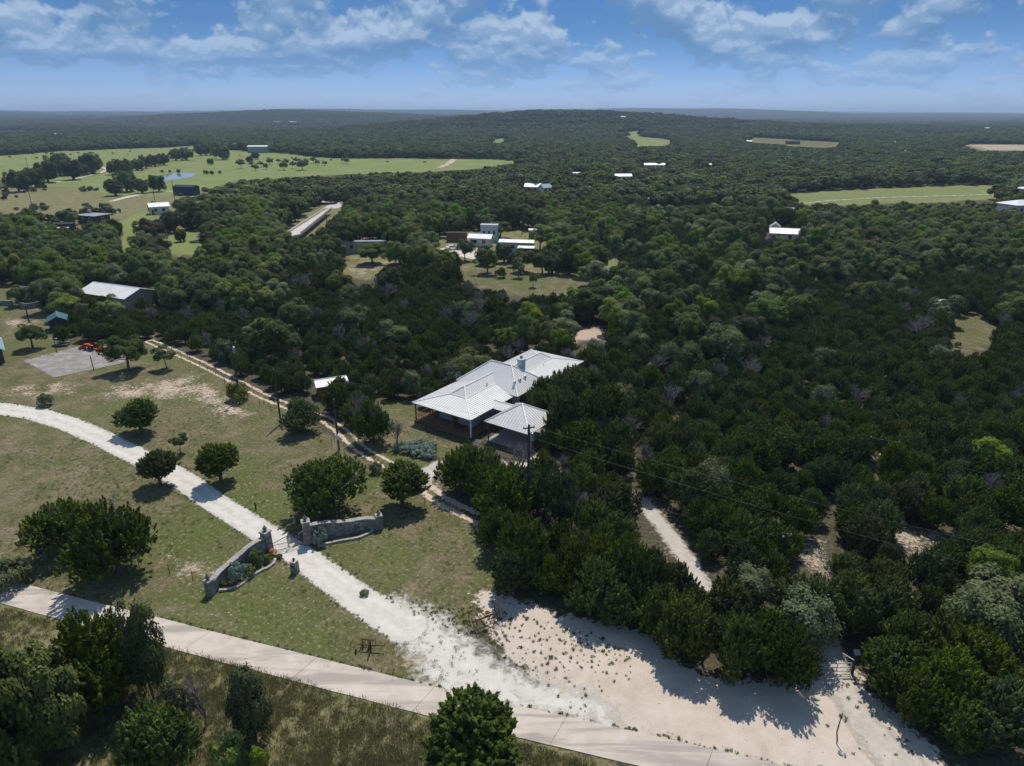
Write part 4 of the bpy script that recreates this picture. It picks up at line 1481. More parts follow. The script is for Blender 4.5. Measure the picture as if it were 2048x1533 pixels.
Pn, kn, wn_, hn_ = Pn[k], kn[k], wn_[k], hn_[k]
k = thin(Pn, wn_, rng.permutation(len(Pn)))
Pn, kn, wn_, hn_ = Pn[k], kn[k], wn_[k], hn_[k]
dn = np.hypot(Pn[:, 0], Pn[:, 1])

WHERE = {'juniper': 'dense dark juniper', 'oak': 'grey-green round-topped oak', 'elm': 'fresh green leafy tree', 'silver': 'pale silvery-green tree', 'dead': 'leafless grey cedar',
         'mesquite': 'feathery blue-green tree'}


MARKS = [(1120, 800, 'against the right side of the white-roofed house'), (1250, 760, 'in the first rows right of the white-roofed house'), (1180, 690, 'around the bare patch behind the house'),
         (1030, 660, 'behind the far wing of the white-roofed house'), (860, 720, 'left behind the white-roofed house porch'), (740, 760, 'behind the white-roofed shed left of the house'), (620, 720, 'above the dirt two-track near the plain pole'),
         (470, 660, 'behind the transformer pole at the two-track'), (330, 640, 'above the upper end of the dirt two-track'), (160, 650, 'beside the teal-roofed shed'), (250, 600, 'around the long tan building with white roof'),
         (80, 540, 'behind the round stone enclosure at the left'), (380, 560, 'right behind the long tan building'), (560, 600, 'in the creek bottom left of centre'), (760, 620, 'in the creek bottom behind the shed'), (930, 600, 'just below the roadside clearing'),
         (1060, 620, 'below the right end of the roadside clearing'), (600, 500, 'by the road bridge'), (1220, 600, 'below the asphalt drive'), (1400, 560, 'below the white house deep in the right woods'), (1400, 680, 'on the slope up and right of the house'),
         (1600, 620, 'on the slope below the white house in the right woods'), (1800, 600, 'left of the tiny white-roofed hut'), (1980, 600, 'right of the tiny white-roofed hut'), (1600, 720, 'in the middle of the right-hand wood'), (1850, 740, 'below the right-hand grassy glade'),
         (1420, 800, 'in the wood level with the house, mid right'), (1620, 830, 'left of the wide-armed pole in the right woods'), (1850, 880, 'right of the wide-armed pole'), (1300, 880, 'above the pale spur track under the wires'),
         (1450, 930, 'under the long wires in mid right'), (1650, 980, 'above the bare glades under the wires'), (1900, 1000, 'above the right end of the long wires'), (1430, 1060, 'right of the pale spur track'), (1560, 1130, 'around the short pole above the dirt lot'),
         (1720, 1120, 'between the two bare glades'), (1960, 1130, 'at the right edge below the wires'), (1480, 1230, 'behind the front row at the dirt lot'), (1700, 1240, 'behind the pipe gate'), (1900, 1270, 'below the right-hand bare glade'), (2000, 1400, 'in the thicket at the lower right corner'),
         (1150, 1000, 'in the belt right of the tall pole'), (1200, 1130, 'in the row above the dirt lot')]


def region(u, v):
    return min(MARKS, key=lambda m: (m[0] - u) ** 2 + (1.6 * (m[1] - v)) ** 2)[2]


LIMIT = {0: 290, 1: 170, 2: 110, 3: 70, 4: 60, 5: 60}
individual = np.zeros(len(Pn), bool)
for kk, lim in LIMIT.items():
    ii = np.nonzero(kn == kk)[0]
    u, v, d = project(Pn[ii, 0], Pn[ii, 1], np.zeros(len(ii)))
    vis = (u > -20) & (u < 2068) & (v < 1560)
    ii = ii[vis]
    ii = ii[np.argsort(dn[ii])][:lim]
    individual[ii] = True
for i in np.nonzero(individual)[0]:
    kd = KLIST[kn[i]]
    u, v, d = project(Pn[i, 0], Pn[i, 1], 0.0)
    rg = region(u, v)
    plant(kd, (Pn[i, 0], Pn[i, 1], 0), wn_[i], hn_[i], WHERE[kd] + ' ' + rg, kd + ' trees ' + rg)

# --- everything else: one mass of woodland, scattered models
protos = bpy.data.collections.new('woodland_models')


def proto(name, parts):
    """several meshes merged into one model object (kept out of the scene, only scattered)"""
    vs, fs, mi, mats = [], [], [], []
    off = 0
    for me in parts:
        if me is None:
            continue
        if me.materials[0] not in mats:
            mats.append(me.materials[0])
        q = mats.index(me.materials[0])
        co = np.empty(len(me.vertices) * 3, np.float32)
        me.vertices.foreach_get('co', co)
        vs.append(co.reshape(-1, 3))
        for p in me.polygons:
            fs.append(tuple(i + off for i in p.vertices))
            mi.append(q)
        off += len(me.vertices)
    out = bpy.data.meshes.new(name)
    out.from_pydata(np.concatenate(vs).tolist(), [], fs)
    for q in mats:
        out.materials.append(q)
    out.polygons.foreach_set('material_index', mi)
    out.update()
    return out


def scatter(name, coll_name, models, P, rot, scl, idx, label, cat=None, kind='stuff'):
    """one object that strews models over points (geometry nodes)"""
    coll = bpy.data.collections.new(coll_name)
    for i, me in enumerate(models):
        o = bpy.data.objects.new('%s_%02d' % (coll_name, i), me)
        coll.objects.link(o)
    me = bpy.data.meshes.new(name)
    n = len(P)
    me.vertices.add(n)
    me.vertices.foreach_set('co', np.asarray(P, np.float32).ravel())
    for nm, ty, data, key in (('rot', 'FLOAT_VECTOR', rot, 'vector'), ('scl', 'FLOAT_VECTOR', scl, 'vector'), ('idx', 'INT', idx, 'value')):
        a = me.attributes.new(nm, ty, 'POINT')
        a.data.foreach_set(key, np.asarray(data, np.int32 if ty == 'INT' else np.float32).ravel())
    me.update()
    o = link(name, me)
    ng = bpy.data.node_groups.new(name + '_nodes', 'GeometryNodeTree')
    ng.interface.new_socket('Geometry', in_out='INPUT', socket_type='NodeSocketGeometry')
    ng.interface.new_socket('Geometry', in_out='OUTPUT', socket_type='NodeSocketGeometry')
    nn, nl = ng.nodes, ng.links
    gi, go = nn.new('NodeGroupInput'), nn.new('NodeGroupOutput')
    ci = nn.new('GeometryNodeCollectionInfo')
    ci.inputs['Collection'].default_value = coll
    ci.inputs['Separate Children'].default_value = True
    ci.inputs['Reset Children'].default_value = True
    ip = nn.new('GeometryNodeInstanceOnPoints')
    ip.inputs['Pick Instance'].default_value = True

    def attr(nm, ty):
        q = nn.new('GeometryNodeInputNamedAttribute')
        q.data_type = ty
        q.inputs['Name'].default_value = nm
        return q.outputs['Attribute']
    nl.new(gi.outputs[0], ip.inputs['Points'])
    nl.new(ci.outputs[0], ip.inputs['Instance'])
    nl.new(attr('idx', 'INT'), ip.inputs['Instance Index'])
    er = nn.new('FunctionNodeEulerToRotation')
    nl.new(attr('rot', 'FLOAT_VECTOR'), er.inputs[0])
    nl.new(er.outputs[0], ip.inputs['Rotation'])
    nl.new(attr('scl', 'FLOAT_VECTOR'), ip.inputs['Scale'])
    nl.new(ip.outputs[0], go.inputs[0])
    md = o.modifiers.new('scatter', 'NODES')
    md.node_group = ng
    return tag(o, label, cat, None, kind)


def woodland_near():
    models, base, nominal = [], {}, {}
    for kk, kd in enumerate(KLIST):
        base[kk] = (len(models), len(KINDS[kd]))
        for tr, cr, tw, W, H in KINDS[kd]:
            models.append(proto('woodland_' + kd, [tr, cr, tw]))
            nominal[len(models) - 1] = (W, H)
    m_ = ~individual
    P, kd, w, h = Pn[m_], kn[m_], wn_[m_], hn_[m_]
    idx = np.array([base[q][0] + random.randrange(base[q][1]) for q in kd])
    WH = np.array([nominal[q] for q in range(len(models))])
    scl = np.stack([w / WH[idx, 0], w / WH[idx, 0], h / WH[idx, 1]], -1)
    rot = np.zeros((len(P), 3))
    rot[:, 2] = rng.uniform(0, 6.28, len(P))
    scatter('woodland', 'woodland_tree', models, np.column_stack([P, np.zeros(len(P))]), rot, scl, idx, 'unbroken mixed juniper and oak woodland filling the valley behind the house')
    print('near woodland', len(P), 'individual', individual.sum())


woodland_near()


def woodland_mid():
    """300 m and beyond: lighter models, then whole groves"""
    models = []
    kinds = [('juniper_leaf', 2.4, 2.2, 2.5), ('juniper_leaf', 2.5, 2.1, 2.4), ('juniper_leaf', 2.3, 2.4, 2.7), ('oak_leaf', 3.2, 2.3, 3.9), ('oak_leaf', 3.4, 2.2, 3.8), ('oak_leaf', 3.0, 2.5, 4.2), ('bright_leaf', 2.6, 2.9, 4.0), ('mesquite_leaf', 2.6, 2.6, 3.6)]
    for i, (mt, rx, rz, zc) in enumerate(kinds):
        g, L = crown_geo(700 + i, rx, rz, zc, 22, (0.9, 1.4), 900, 0.62, low=-0.6)
        models.append(to_mesh('woodland_mid', g, mt))
    P = grid_points(300, 1350, 5.6)
    kd = pick_kind(P)
    w, h = sizes(kd)
    w, h = w * 1.25, h * 1.22
    ok = ok_mask(P, h, w)
    P, kd, w, h = P[ok], kd[ok], w[ok], h[ok]
    table = {0: (0, 3), 1: (3, 3), 2: (6, 1), 3: (7, 1), 4: (7, 1), 5: (7, 1)}
    idx = np.array([table[q][0] + random.randrange(table[q][1]) for q in kd])
    WH = np.array([(2.0 * q[1] + 0.8, q[2] + q[3] + 0.6) for q in kinds])
    scl = np.stack([w / WH[idx, 0], w / WH[idx, 0], h / WH[idx, 1]], -1)
    rot = np.zeros((len(P), 3))
    rot[:, 2] = rng.uniform(0, 6.28, len(P))
    z = terrain_h(P[:, 0], P[:, 1])
    scatter('distant_woodland', 'distant_tree', models, np.column_stack([P, z]), rot, scl, idx, 'dark continuous tree cover in the middle distance around the hay meadow')
    print('mid woodland', len(P))
    # groves beyond
    groves = []
    r = np.random.default_rng(77)
    for i in range(5):
        vs, fs, off = [], [], 0
        n = 34
        for q in range(n):
            x, y = r.uniform(-24, 24, 2)
            rx, rz = r.uniform(2.4, 4.2), r.uniform(2.0, 3.2)
            g, L = crown_geo(int(r.integers(1e6)), rx, rz, rz + 0.6, 8, (1.2, 1.9), 130, 1.35, low=-0.4)
            vs.append(g[0] + np.array([x, y, 0]))
            fs.append(g[1] + off)
            off += len(g[0])
        groves.append(to_mesh('grove', (np.concatenate(vs), np.concatenate(fs)), 'oak_leaf' if i in (1, 3) else 'juniper_leaf'))
    P = grid_points(1350, 7500, 34.0, 0.74)
    h = np.full(len(P), 5.0)
    ok = ok_mask(P, h * 0.2, np.full(len(P), 30.0))
    ok &= vnoise(P, 160, 9) > 0.16
    P = P[ok]
    idx = np.where(vnoise(P, 120, 12) + rng.uniform(-.2, .2, len(P)) > 0.52, rng.choice([1, 3], len(P)), rng.choice([0, 2, 4], len(P)))
    rot = np.zeros((len(P), 3))
    rot[:, 2] = rng.integers(0, 4, len(P)) * PI / 2 + rng.uniform(-.3, .3, len(P))
    s = rng.uniform(0.9, 1.25, len(P))
    z = terrain_h(P[:, 0], P[:, 1]) - 0.4
    scatter('hill_forest', 'grove_model', groves, np.column_stack([P, z]), rot, np.stack([s, s, s * rng.uniform(.85, 1.2, len(P))], -1), idx, 'hazy forest covering the hills up to the horizon')
    print('groves', len(P))


woodland_mid()

# ----------------------------------------------------------------- roofs and buildings
def roof_slope(pts, mat, parent, seam=0.42, thick=0.12, name='roof_slope', rib=0.035, ribname='standing_seams'):
    """one plane of a roof: a thick sheet with raised seams running up it. pts: first edge is the eave."""
    pts = [Vector(p) for p in pts]
    n = (pts[1] - pts[0]).cross(pts[2] - pts[0]).normalized()
    if n.z < 0:
        n = -n
        pts = [pts[1], pts[0]] + pts[:1:-1]
    mb = MB()
    mb.prism(pts, thick, n)
    o = mb.build(name, M[mat], parent)
    if seam:
        ex = (pts[1] - pts[0]).normalized()
        ey = n.cross(ex)
        q = [((p - pts[0]).dot(ex), (p - pts[0]).dot(ey)) for p in pts]
        x0, x1 = min(a for a, b_ in q), max(a for a, b_ in q)
        mr = MB()
        x = x0 + seam * 0.5
        while x < x1:
            ys = []
            for i in range(len(q)):
                (a0, b0), (a1, b1) = q[i], q[(i + 1) % len(q)]
                if (a0 - x) * (a1 - x) < 0:
                    ys.append(b0 + (b1 - b0) * (x - a0) / (a1 - a0))
            ys.sort()
            for y0, y1 in zip(ys[::2], ys[1::2]):
                if y1 - y0 > 0.15:
                    lo, hi = [], []
                    for dx, y in ((-rib / 2, y0), (rib / 2, y0), (rib / 2, y1), (-rib / 2, y1)):
                        b_ = pts[0] + ex * (x + dx) + ey * y
                        lo.append(b_ - n * 0.01)
                        hi.append(b_ + n * 0.05)
                    mr.hexa(lo, hi)
            x += seam
        if mr.v:
            mr.build(ribname, M[mat], o)
    return o


def caps(parent, segs, mat, r=0.09, name='ridge_cap'):
    for a, b_ in segs:
        mb = MB()
        a, b_ = Vector(a), Vector(b_)
        mb.tube([a + Vector((0, 0, .03)), b_ + Vector((0, 0, .03))], r, 6)
        mb.build(name, M[mat], parent)


def window(parent, c, axis, w, h, out, frame='trim_white', deep=0.05):
    """window on a wall: centre c, axis along the wall (unit xy), out = outward normal (unit xy)"""
    c, ax, ou, up = Vector(c), Vector((*axis, 0)), Vector((*out, 0)), Vector((0, 0, 1))

    def slab(mb, a0, a1, z0, z1, d0, d1):
        P = lambda a, z, d: c + ax * a + up * z + ou * d
        mb.hexa([P(a0, z0, d0), P(a1, z0, d0), P(a1, z0, d1), P(a0, z0, d1)], [P(a0, z1, d0), P(a1, z1, d0), P(a1, z1, d1), P(a0, z1, d1)])
    f = MB()
    t = 0.07
    slab(f, -w / 2 - t, -w / 2, -h / 2 - t, h / 2 + t, -0.02, deep)
    slab(f, w / 2, w / 2 + t, -h / 2 - t, h / 2 + t, -0.02, deep)
    slab(f, -w / 2, w / 2, h / 2, h / 2 + t, -0.02, deep)
    slab(f, -w / 2, w / 2, -h / 2 - t, -h / 2, -0.02, deep + 0.03)
    o = f.build('window', M[frame], parent)
    g = MB()
    slab(g, -w / 2, w / 2, -h / 2, h / 2, -0.015, 0.02)
    g.build('pane', M['glass'], o)
    return o


def door(parent, c, axis, w, h, out, mat='wood_brown'):
    c, ax, ou, up = Vector(c), Vector((*axis, 0)), Vector((*out, 0)), Vector((0, 0, 1))
    mb = MB()
    P = lambda a, z, d: c + ax * a + up * z + ou * d
    mb.hexa([P(-w / 2, 0, -.02), P(w / 2, 0, -.02), P(w / 2, 0, .05), P(-w / 2, 0, .05)], [P(-w / 2, h, -.02), P(w / 2, h, -.02), P(w / 2, h, .05), P(-w / 2, h, .05)])
    o = mb.build('door', M[mat], parent)
    mb = MB()
    mb.tube([P(w * .35, h * .48, .05), P(w * .35, h * .48, .12)], 0.035, 6)
    mb.build('handle', M['dark_metal'], o)
    return o


def build_house():
    h = empty('ranch_house', (-5.36, 80.34, 0), R(55))
    tag(h, 'long single-storey house under white standing-seam hip roofs with attached carport', 'house')
    RW = 'roof_white'

    def bonnet(s0, s1, t0, t1, z0, b, zb, zr, front, wall_s):
        """hip wing with a shallow porch skirt round a steeper core; front=+1: free end at s0, -1: free end at s1"""
        tc = (t0 + t1) / 2
        if front > 0:
            fe, je, sb, sp = s0, s1, s0 + b, s0 + b + (tc - (t0 + b)) * 1.05
        else:
            fe, je, sb, sp = s1, s0, s1 - b, s1 - b - (tc - (t0 + b)) * 1.05
        jw = wall_s
        roof_slope([(fe, t0, z0), (fe, t1, z0), (sb, t1 - b, zb), (sb, t0 + b, zb)], RW, h)
        roof_slope([(fe, t0, z0), (je, t0, z0), (jw, t0 + b, zb), (sb, t0 + b, zb)], RW, h)
        roof_slope([(fe, t1, z0), (je, t1, z0), (jw, t1 - b, zb), (sb, t1 - b, zb)], RW, h)
        roof_slope([(sb, t0 + b, zb), (sb, t1 - b, zb), (sp, tc, zr)], RW, h)
        roof_slope([(sb, t0 + b, zb), (jw, t0 + b, zb), (jw + front * 1.2, tc, zr), (sp, tc, zr)], RW, h)
        roof_slope([(sb, t1 - b, zb), (jw, t1 - b, zb), (jw + front * 1.2, tc, zr), (sp, tc, zr)], RW, h)
        caps(h, [((fe, t0, z0), (sb, t0 + b, zb)), ((fe, t1, z0), (sb, t1 - b, zb)), ((sb, t0 + b, zb), (sp, tc, zr)), ((sb, t1 - b, zb), (sp, tc, zr)),
                 ((sp, tc, zr), (jw + front * 1.2, tc, zr)), ((sb, t0 + b, zb), (jw, t0 + b, zb)), ((sb, t1 - b, zb), (jw, t1 - b, zb)), ((sb, t0 + b, zb), (sb, t1 - b, zb))], 'trim_white', 0.085)
    bonnet(0.0, 9.75, 0.0, 10.26, 3.0, 3.72, 3.86, 4.85, +1, 10.6)
    bonnet(16.8, 28.2, -0.85, 9.35, 3.0, 3.72, 3.86, 4.85, -1, 16.0)
    # the cross block
    A, B, Cc, D = (9.6, -0.8, 3.2), (9.6, 10.25, 3.2), (17.0, 10.25, 3.2), (17.0, -0.8, 3.2)
    r1, r2 = (13.3, 2.9, 5.98), (13.3, 6.5, 5.98)
    roof_slope([A, B, r2, r1], RW, h)
    roof_slope([Cc, D, r1, r2], RW, h)
    roof_slope([A, D, r1], RW, h)
    roof_slope([B, Cc, r2], RW, h)
    caps(h, [(r1, r2), (A, r1), (B, r2), (Cc, r2), (D, r1)], 'trim_white', 0.09)
    # walls
    def walls(x0, x1, y0, y1, z1, mat):
        MB().box(x0, x1, y0, y1, 0, z1).build('wall', M[mat], h)
    walls(2.9, 10.4, 2.0, 7.9, 3.3, 'wall_teal')
    walls(10.4, 16.3, 0.0, 9.5, 3.12, 'wall_teal')
    walls(16.3, 26.2, 1.2, 7.4, 3.3, 'wall_teal')
    # deck and porch
    MB().box(0.1, 10.3, 0.2, 10.1, -0.05, 0.32).build('porch_deck', M['wood_brown'], h)
    for s in (0.35, 3.3, 6.4, 9.3):
        for t in (0.3, 9.95):
            MB().box(s - .07, s + .07, t - .07, t + .07, 0.3, 3.02).build('porch_post', M['trim_white' if (s < 1 and t < 1) else 'wood_brown'], h)
    for t in (3.4, 6.8):
        MB().box(.28, .42, t - .07, t + .07, 0.3, 3.02).build('porch_post', M['wood_brown'], h)

    def rail(p0, p1):
        mb = MB()
        a, b_ = Vector(p0), Vector(p1)
        for z in (0.55, 1.2):
            mb.tube([a + Vector((0, 0, z)), b_ + Vector((0, 0, z))], 0.04, 4)
        n = int((b_ - a).length / 0.3)
        for i in range(1, n):
            p = a.lerp(b_, i / n)
            mb.tube([p + Vector((0, 0, .55)), p + Vector((0, 0, 1.2))], 0.015, 4)
        mb.build('railing', M['wood_red'], h)
    rail((.42, 6.9, 0), (.42, 9.9, 0))
    rail((.5, 9.95, 0), (3.2, 9.95, 0))
    rail((3.4, 9.95, 0), (6.3, 9.95, 0))
    rail((.42, 3.5, 0), (.42, 6.7, 0))
    for t in (3.3, 6.7):
        window(h, (2.9, t, 1.75), (0, 1), 1.3, 1.2, (-1, 0))
    door(h, (2.9, 5.0, 0.32), (0, 1), 0.95, 2.1, (-1, 0))
    for s in (5.0, 7.8):
        window(h, (s, 2.0, 1.75), (1, 0), 1.2, 1.2, (0, -1))
    for s in (11.7, 14.6):
        window(h, (s, 0.0, 1.75), (1, 0), 1.1, 1.2, (0, -1))
    window(h, (10.4, 1.1, 1.8), (0, 1), 0.9, 1.1, (-1, 0))
    for s in (18.5, 21.5, 24.5):
        window(h, (s, 1.2, 1.75), (1, 0), 1.1, 1.2, (0, -1))
    # chimney: a blue-grey metal drum with a hooded flue
    ch = MB().lathe((15.3, 2.5, 0), [(0.62, 3.6), (0.62, 6.35), (0.70, 6.36), (0.70, 6.55), (0.3, 6.62)], 14).build('chimney', M['roof_blue'], h)
    MB().lathe((15.3, 2.5, 0), [(0.18, 6.55), (0.18, 6.85), (0.26, 6.86), (0.05, 6.95)], 10).build('flue', M['dark_metal'], ch)
    # vents on the right slope of the cross block
    for s, f in ((10.95, .0), (12.3, .0), (13.65, .0)):
        t = -0.8 + 1.55
        z = 3.2 + 1.55 * (5.98 - 3.2) / 3.7
        vn = MB().box(s - .16, s + .16, t - .16, t + .16, z - .2, z + .42).build('roof_vent', M['trim_white'], h)
        MB().box(s - .12, s + .12, t - .185, t - .165, z + .05, z + .34).build('vent_mouth', M['dark_metal'], vn)
    for s, t, z, hh in ((8.6, 3.9, 4.0, .55), (8.9, 3.95, 4.0, .4), (21.0, 2.2, 3.5, .5)):
        MB().tube([(s, t, z - .2), (s, t, z + hh)], 0.05, 6).build('vent_pipe', M['grey_metal'], h)
    an = MB()
    an.tube([(9.7, 10.3, 3.1), (9.7, 10.3, 4.2)], 0.03, 5).tube([(9.4, 10.1, 4.1), (10.0, 10.6, 4.1)], .02, 4).tube([(9.5, 10.6, 3.9), (9.9, 10.0, 3.9)], .02, 4)
    an.build('antenna', M['grey_metal'], h)
    an = MB().tube([(17.6, 4.2, 4.5), (17.6, 4.2, 6.1)], 0.03, 5).build('antenna', M['grey_metal'], h)
    # carport
    a, b_, c, d, ap = (1.24, -1.3, 2.72), (1.24, -8.3, 2.72), (8.4, -8.3, 2.72), (8.4, -1.3, 2.72), (4.82, -4.8, 4.82)
    for e in ((a, b_, ap), (b_, c, ap), (c, d, ap), (d, a, ap)):
        roof_slope(e, RW, h, name='carport_slope')
    caps(h, [(q, ap) for q in (a, b_, c, d)], 'trim_white', 0.085)
    for s in (1.6, 8.05):
        for t in (-1.65, -7.95):
            MB().box(s - .08, s + .08, t - .08, t + .08, 0, 2.72).build('carport_post', M['wood_brown'], h)
    MB().box(1.4, 8.3, -8.2, -1.4, -0.05, 0.06).build('carport_floor', M['slab_grey'], h)
    MB().box(1.45, 8.2, -8.05, -7.9, 0.06, 1.3).build('carport_screen', M['wood_brown'], h)
    # covered link
    e = [(5.2, -3.0), (7.4, -3.0), (7.4, 1.0), (5.2, 1.0)]
    roof_slope([(5.0, -2.6, 2.85), (5.0, 0.8, 2.85), (6.3, 0.8, 3.42), (6.3, -2.6, 3.42)], RW, h, name='link_slope')
    roof_slope([(7.6, 0.8, 2.85), (7.6, -2.6, 2.85), (6.3, -2.6, 3.42), (6.3, 0.8, 3.42)], RW, h, name='link_slope')
    caps(h, [((6.3, -2.6, 3.42), (6.3, 0.8, 3.42))], 'trim_white', .07)
    MB().box(5.3, 7.4, -1.3, 2.2, -0.05, 0.3).build('link_floor', M['wood_brown'], h)
    st = MB()
    for k in range(3):
        st.box(0.3 - .35 * k, 0.1 - .35 * k + .25, -1.6, -0.4, -0.02, .3 - .1 * k)
    st.build('step', M['far_gravel'], h)
    return h


build_house()


def gable(name, label, cat, p, rz, L, W, wh, rh, roof='roof_pale', wall='wall_white', over=0.4, hip=False, seam=0.6, shed=False, wins=2, dr=True, base=0.0, group=None, chim=False):
    """plain building: walls, two (or four) roof slopes, windows and a door; long side along local x"""
    o = empty(name, p, rz)
    tag(o, label, cat, group)
    x, y = L / 2, W / 2
    if shed:
        mb = MB()
        mb.hexa([(-x, -y, base), (x, -y, base), (x, y, base), (-x, y, base)], [(-x, -y, wh), (x, -y, wh), (x, y, rh), (-x, y, rh)])
        mb.build('wall', M[wall], o)
        k = (rh - wh) / W
        roof_slope([(-x - over, -y - over, wh - over * k + .12), (x + over, -y - over, wh - over * k + .12), (x + over, y + over, rh + over * k + .12), (-x - over, y + over, rh + over * k + .12)], roof, o, seam)
    elif hip:
        MB().box(-x, x, -y, y, base, wh).build('wall', M[wall], o)
        X, Y, z = x + over, y + over, wh - 0.02 + .1
        q = max(X - Y, 0.01)
        roof_slope([(-X, -Y, z), (X, -Y, z), (q, 0, rh), (-q, 0, rh)], roof, o, seam)
        roof_slope([(X, Y, z), (-X, Y, z), (-q, 0, rh), (q, 0, rh)], roof, o, seam)
        roof_slope([(X, -Y, z), (X, Y, z), (q, 0, rh)], roof, o, seam)
        roof_slope([(-X, Y, z), (-X, -Y, z), (-q, 0, rh)], roof, o, seam)
        caps(o, [((-q, 0, rh), (q, 0, rh))], roof, .08)
    else:
        mb = MB()
        mb.add([(-x, -y, base), (x, -y, base), (x, y, base), (-x, y, base), (-x, -y, wh), (x, -y, wh), (x, y, wh), (-x, y, wh), (-x, 0, rh - .06), (x, 0, rh - .06)],
               [(3, 2, 1, 0), (0, 1, 5, 4), (2, 3, 7, 6), (1, 2, 6, 9, 5), (3, 0, 4, 8, 7), (4, 5, 9, 8), (6, 7, 8, 9)])
        mb.build('wall', M[wall], o)
        k = (rh - wh) / y
        z = wh - over * k + .1
        X, Y = x + over, y + over
        roof_slope([(-X, -Y, z), (X, -Y, z), (X, 0, rh + .1), (-X, 0, rh + .1)], roof, o, seam)
        roof_slope([(X, Y, z), (-X, Y, z), (-X, 0, rh + .1), (X, 0, rh + .1)], roof, o, seam)
        caps(o, [((-X, 0, rh + .1), (X, 0, rh + .1))], roof, .08)
    for i in range(wins):
        xx = -x + L * (i + 0.7) / (wins + 0.4)
        window(o, (xx, -y, base + (wh - base) * .55), (1, 0), min(1.2, L / (wins + 1) * .6), min(1.2, (wh - base) * .4), (0, -1))
    if dr:
        door(o, (-x + 0.9, -y, base), (1, 0), 0.95, min(2.1, (wh - base) * .8), (0, -1))
    if wins:
        window(o, (x, 0, base + (wh - base) * .55), (0, 1), min(1.1, W * .3), min(1.1, (wh - base) * .4), (1, 0))
    if chim:
        c = MB().box(-x * .35 - .5, -x * .35 + .5, -.45, .45, wh, rh + 1.0).build('chimney', M['wall_tan'], o)
        MB().box(-x * .35 - .6, -x * .35 + .6, -.55, .55, rh + 1.0, rh + 1.12).build('chimney_cap', M['roof_grey'], c)
    return o


def px_building(name, label, cat, u, v, wpx, ratio, rz, wh, rh, **kw):
    """building centred on ground pixel (u, v); wpx = its length in photograph pixels"""
    p = at(u, v)
    L = size_at(p, wpx)
    return gable(name, label, cat, p, R(rz), L, L * ratio, wh, rh, **kw)


B_ = px_building
# near left
gable('long_building', 'long tan building under a wide white low-pitched roof at the left edge of the woods', 'building', at(240, 606), R(-24), 14.5, 8.0, 2.7, 4.0, roof='roof_pale', wall='wall_tan', over=.4, wins=3)
gable('tractor_shed', 'open-fronted shed with white metal roof among junipers left of the house', 'shed', at(664, 788), R(24), 4.2, 2.6, 2.0, 2.5, roof='roof_pale', wall='wood_brown', over=.35, wins=0)
gable('garden_shed', 'small shed with a dark teal metal roof by the left lawn', 'shed', at(120, 658), R(-58), 4.0, 3.0, 2.2, 3.0, roof='roof_teal', wall='wall_dark', over=.3, wins=0)
gable('cottage', 'house with pale blue metal roof cut off by the left edge', 'house', at(-38, 722), R(-52), 8.0, 6.5, 2.6, 4.6, roof='roof_blue', wall='wall_dark', over=.5, wins=2)
gable('pump_house', 'little building with white roof behind the round stone enclosure', 'building', at(60, 600), R(-10), 3.6, 2.8, 2.2, 3.0, roof='roof_pale', wall='wall_tan', over=.3, wins=0)
# middle distance, left
B_('flat_roofed_house', 'house with broad light grey roof and square chimney in the left trees', 'house', 190, 446, 46, 0.75, -20, 3.20, 3.75, roof='roof_grey', wall='wall_dark', hip=True, over=.8, chim=True, wins=2)
B_('dark_barn', 'long low dark wooden building left of the grey-roofed house', 'barn', 128, 462, 42, 0.28, 8, 2.60, 2.98, roof='wall_dark', wall='wall_dark', over=.3, wins=0)
B_('lean_to', 'narrow pale roofed lean-to in front of the dark wooden building', 'shed', 122, 468, 28, 0.22, 4, 1.80, 2.02, roof='roof_pale', wall='wall_dark', shed=True, wins=0)
B_('white_roofed_house', 'small house with two-stepped bright white roof above the green slope', 'house', 320, 428, 34, 0.6, 32, 3.40, 4.61, roof='roof_bright', wall='wall_white', over=.5, wins=2)
B_('navy_barn', 'big dark blue metal barn at the end of the white track', 'barn', 374, 390, 46, 0.45, -14, 4.30, 4.80, roof='navy_metal', wall='navy_metal', over=.1, wins=0)
B_('hidden_house', 'pale roof half hidden by oaks right of the stepped white house', 'house', 416, 428, 24, 0.6, 10, 3.00, 3.88, roof='roof_pale', wall='wall_white', over=.4)
B_('hidden_house', 'pale cottage roof glimpsed between trees left of the bridge', 'house', 536, 424, 22, 0.6, -10, 3.00, 3.77, roof='roof_grey', wall='wall_white', over=.4)
# the roadside group
B_('long_flat_building', 'low flat-topped building with parapet at the left of the roadside group', 'building', 735, 506, 100, 0.13, 3, 3.60, 3.68, roof='roof_grey', wall='wall_tan', over=0.05, wins=3)
B_('two_storey_building', 'pale blue two-storey building with red trim in the roadside group', 'building', 980, 482, 34, 0.6, -8, 5.40, 5.60, roof='roof_grey', wall='wall_teal', over=.1, wins=3)
B_('porch_building', 'building with a broad white sloping roof in front of the blue two-storey', 'building', 962, 492, 42, 0.5, -14, 2.90, 3.73, roof='roof_bright', wall='wall_white', over=.6, wins=2)
B_('long_annexe', 'long building with white low roof right of the blue two-storey', 'building', 1034, 504, 66, 0.3, -10, 3.20, 3.69, roof='roof_bright', wall='wall_teal', over=.4, wins=4)
B_('porch_annexe', 'small porch roof in front of the long annexe', 'porch', 1052, 512, 30, 0.4, -8, 2.40, 2.62, roof='roof_bright', wall='wall_dark', over=.3, shed=True, wins=0)
B_('small_outbuilding', 'little shed with white flat roof right of the long annexe', 'shed', 1066, 478, 16, 0.6, 0, 3.00, 3.17, roof='roof_bright', wall='wood_brown', shed=True, over=.2, wins=0)
